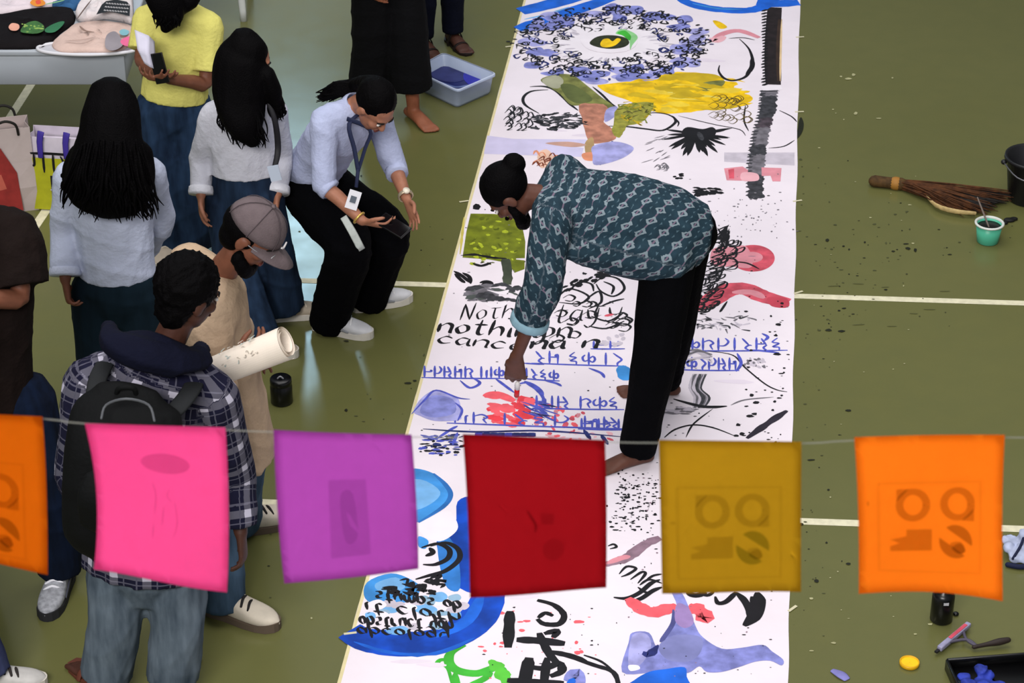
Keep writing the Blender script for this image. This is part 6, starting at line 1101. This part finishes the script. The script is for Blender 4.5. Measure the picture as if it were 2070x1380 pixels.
def emblem(o, P, inv, r1, r2, blk, gl, dk, dk2=None, dot=None, light=None):
    dk2 = dk2 or dk
    ring = lambda c, r, n=22, a0=0, sp=6.283: [inv(c[0]+r*math.cos(a0+sp*i/n), c[1]+r*math.sin(a0+sp*i/n)) for i in range(n+1)]
    W = .022
    for c, (tx, ty) in ((r1, (-1, -1)), (r2, (1, 1))):
        P.stroke(ring(c, 28, 22), .0118, dk, 1., straight=True); P.poly([inv(c[0]+tx*a, c[1]+ty*b) for a, b in ((34, 34), (34, 8), (22, 20), (8, 34))], dk, False)
    if blk: P.poly([inv(*q) for q in ((blk[0]+34, blk[1]), (blk[2], blk[1]), (blk[2], blk[3]), (blk[0], blk[3]), (blk[0], blk[3]-10), (blk[0]+20, blk[3]-16), (blk[0], blk[3]-24), (blk[0]+34, blk[3]-30))], dk, False)
    for a0 in (.95, 4.09): P.poly([inv(gl[0]+34*math.cos(a0+i*.2), gl[1]+34*math.sin(a0+i*.2)) for i in range(13)], dk2, False)
    for q in (.35, .1): P.poly([inv(gl[0]+a*34, gl[1]+b*34) for a, b in ((-.2-q*.4, .5-q), (.3, .1-q*.3), (.6, .5), (.2, .7))], dk, True)
    x0, y0 = r1; P.stroke([inv(x0+a, y0+b) for a, b in ((-71, -49), (138, -49), (138, 134), (-71, 134), (-71, -49))], .006, ink_mat('#604010', .07), 1., straight=True)
    if light: P.poly([inv(gl[0]+a, gl[1]+b) for a, b in ((-14, -20), (-2, -14), (6, 2), (16, 14), (8, 22), (-4, 10), (-8, -4), (-18, -8))], light, True)
    if dot: P.dot(*inv(*dot), .014, dk, 1)
    P.build('faint_print', o, stuff=True)
lo, PL, iL = card('paper_card', 'dark orange paper card cut by the left edge of the picture', (-205, 826), (85, 843), (98, 1156), (-180, 1112), '#d97210', (0, 4, 0, 0), seed=1)
emblem(lo, PL, iL, (-92, 978), (0, 985), (-140, 1030, -52, 1074), (0, 1072), ink_mat('#704010', .22), ink_mat('#404020', .3), None, None)
po, PP, iP = card('paper_card', 'bright pink paper card with a faint grey smudge', (172, 853), (455, 866), (460, 1190), (188, 1157), '#f460a6', (13, 6, 0, -2), .012, 2)
PP.poly([iP(330+50*math.cos(i*.5236), 935+20*math.sin(i*.5236)) for i in range(12)], ink_mat('#806080', .2), True)
for L in (((300, 975), (306, 1000), (302, 1040)), ((335, 985), (330, 1000), (340, 1010)), ((322, 1020), (318, 1060)), ((345, 1010), (350, 1050), (342, 1080)), ((300, 1060), (298, 1090))): PP.stroke([iP(*q) for q in L], .002, ink_mat('#806080', .2), .3)
PP.build('faint_print', po, stuff=True)
uo, PU, iU = card('paper_card', 'purple paper card hanging between the pink and the red one', (553, 868), (832, 878), (846, 1150), (575, 1178), '#c25bc0', (-4, 3, 2, -3), .008, 3)
PU.poly([iU(*q) for q in ((668, 968), (742, 965), (744, 1120), (664, 1122))], ink_mat('#503060', .12), False); PU.poly([iU(*q) for q in ((690, 1000), (715, 995), (720, 1080), (695, 1090))], ink_mat('#503060', .10), True); PU.build('faint_print', uo, stuff=True)
ro, PR, iR = card('paper_card', 'deep red paper card with small dark mark', (935, 878), (1223, 888), (1226, 1192), (950, 1203), '#b01822', (3, 2, 0, -2), .007, 4)
PR.stroke([iR(*q) for q in ((1063, 1030), (1072, 1045), (1080, 1060), (1078, 1074))], .004, ink_mat('#200000', .3), .4); PR.poly([iR(*q) for q in ((1090, 1035), (1118, 1038), (1115, 1060), (1092, 1058))], ink_mat('#200000', .12), False); PR.poly([iR(1115+22*math.cos(i*.5236), 1110+22*math.sin(i*.5236)) for i in range(12)], ink_mat('#200000', .10), True); PR.build('faint_print', ro, stuff=True)
mo, PM_, iM = card('paper_card', 'mustard paper card with faint round emblems', (1332, 890), (1620, 891), (1620, 1200), (1338, 1196), '#c39a20', (0, 0, 0, 0), .006, 5)
emblem(mo, PM_, iM, (1440, 1033), (1521, 1032), (1395, 1084, 1481, 1128), (1521, 1108), ink_mat('#604010', .16), ink_mat('#207050', .3), (1359, 1054), None)
oo, PO, iO = card('paper_card', 'bright orange paper card with faint round emblems at the right', (1727, 884), (2031, 878), (2027, 1215), (1736, 1200), '#ff9422', (3, -2, -2, -4), .010, 6)
emblem(oo, PO, iO, (1845, 1025), (1937, 1023), (1797, 1076, 1884, 1120), (1933, 1100), ink_mat('#604010', .26), ink_mat('#504010', .34), (1752, 1017), None)
bm = bmesh.new(); pts = [at(u, v, CY+.012) for u, v in ((-400, 822), (-200, 829), (85, 846), (172, 856), (455, 869), (553, 873), (832, 883), (935, 884), (1223, 893), (1332, 895), (1620, 896), (1727, 890), (2031, 884), (2200, 886), (2500, 880))]
loft(bm, [(p_, .0007) for p_ in pts], (0, 0, 1), 6, 3); st_ = obj('string', bm, mat('#77776f', .6, 0, 20, alpha=.3)); rebase(st_, pts[7]); tag(st_, 'thin pale string carrying the row of coloured paper cards', 'string')
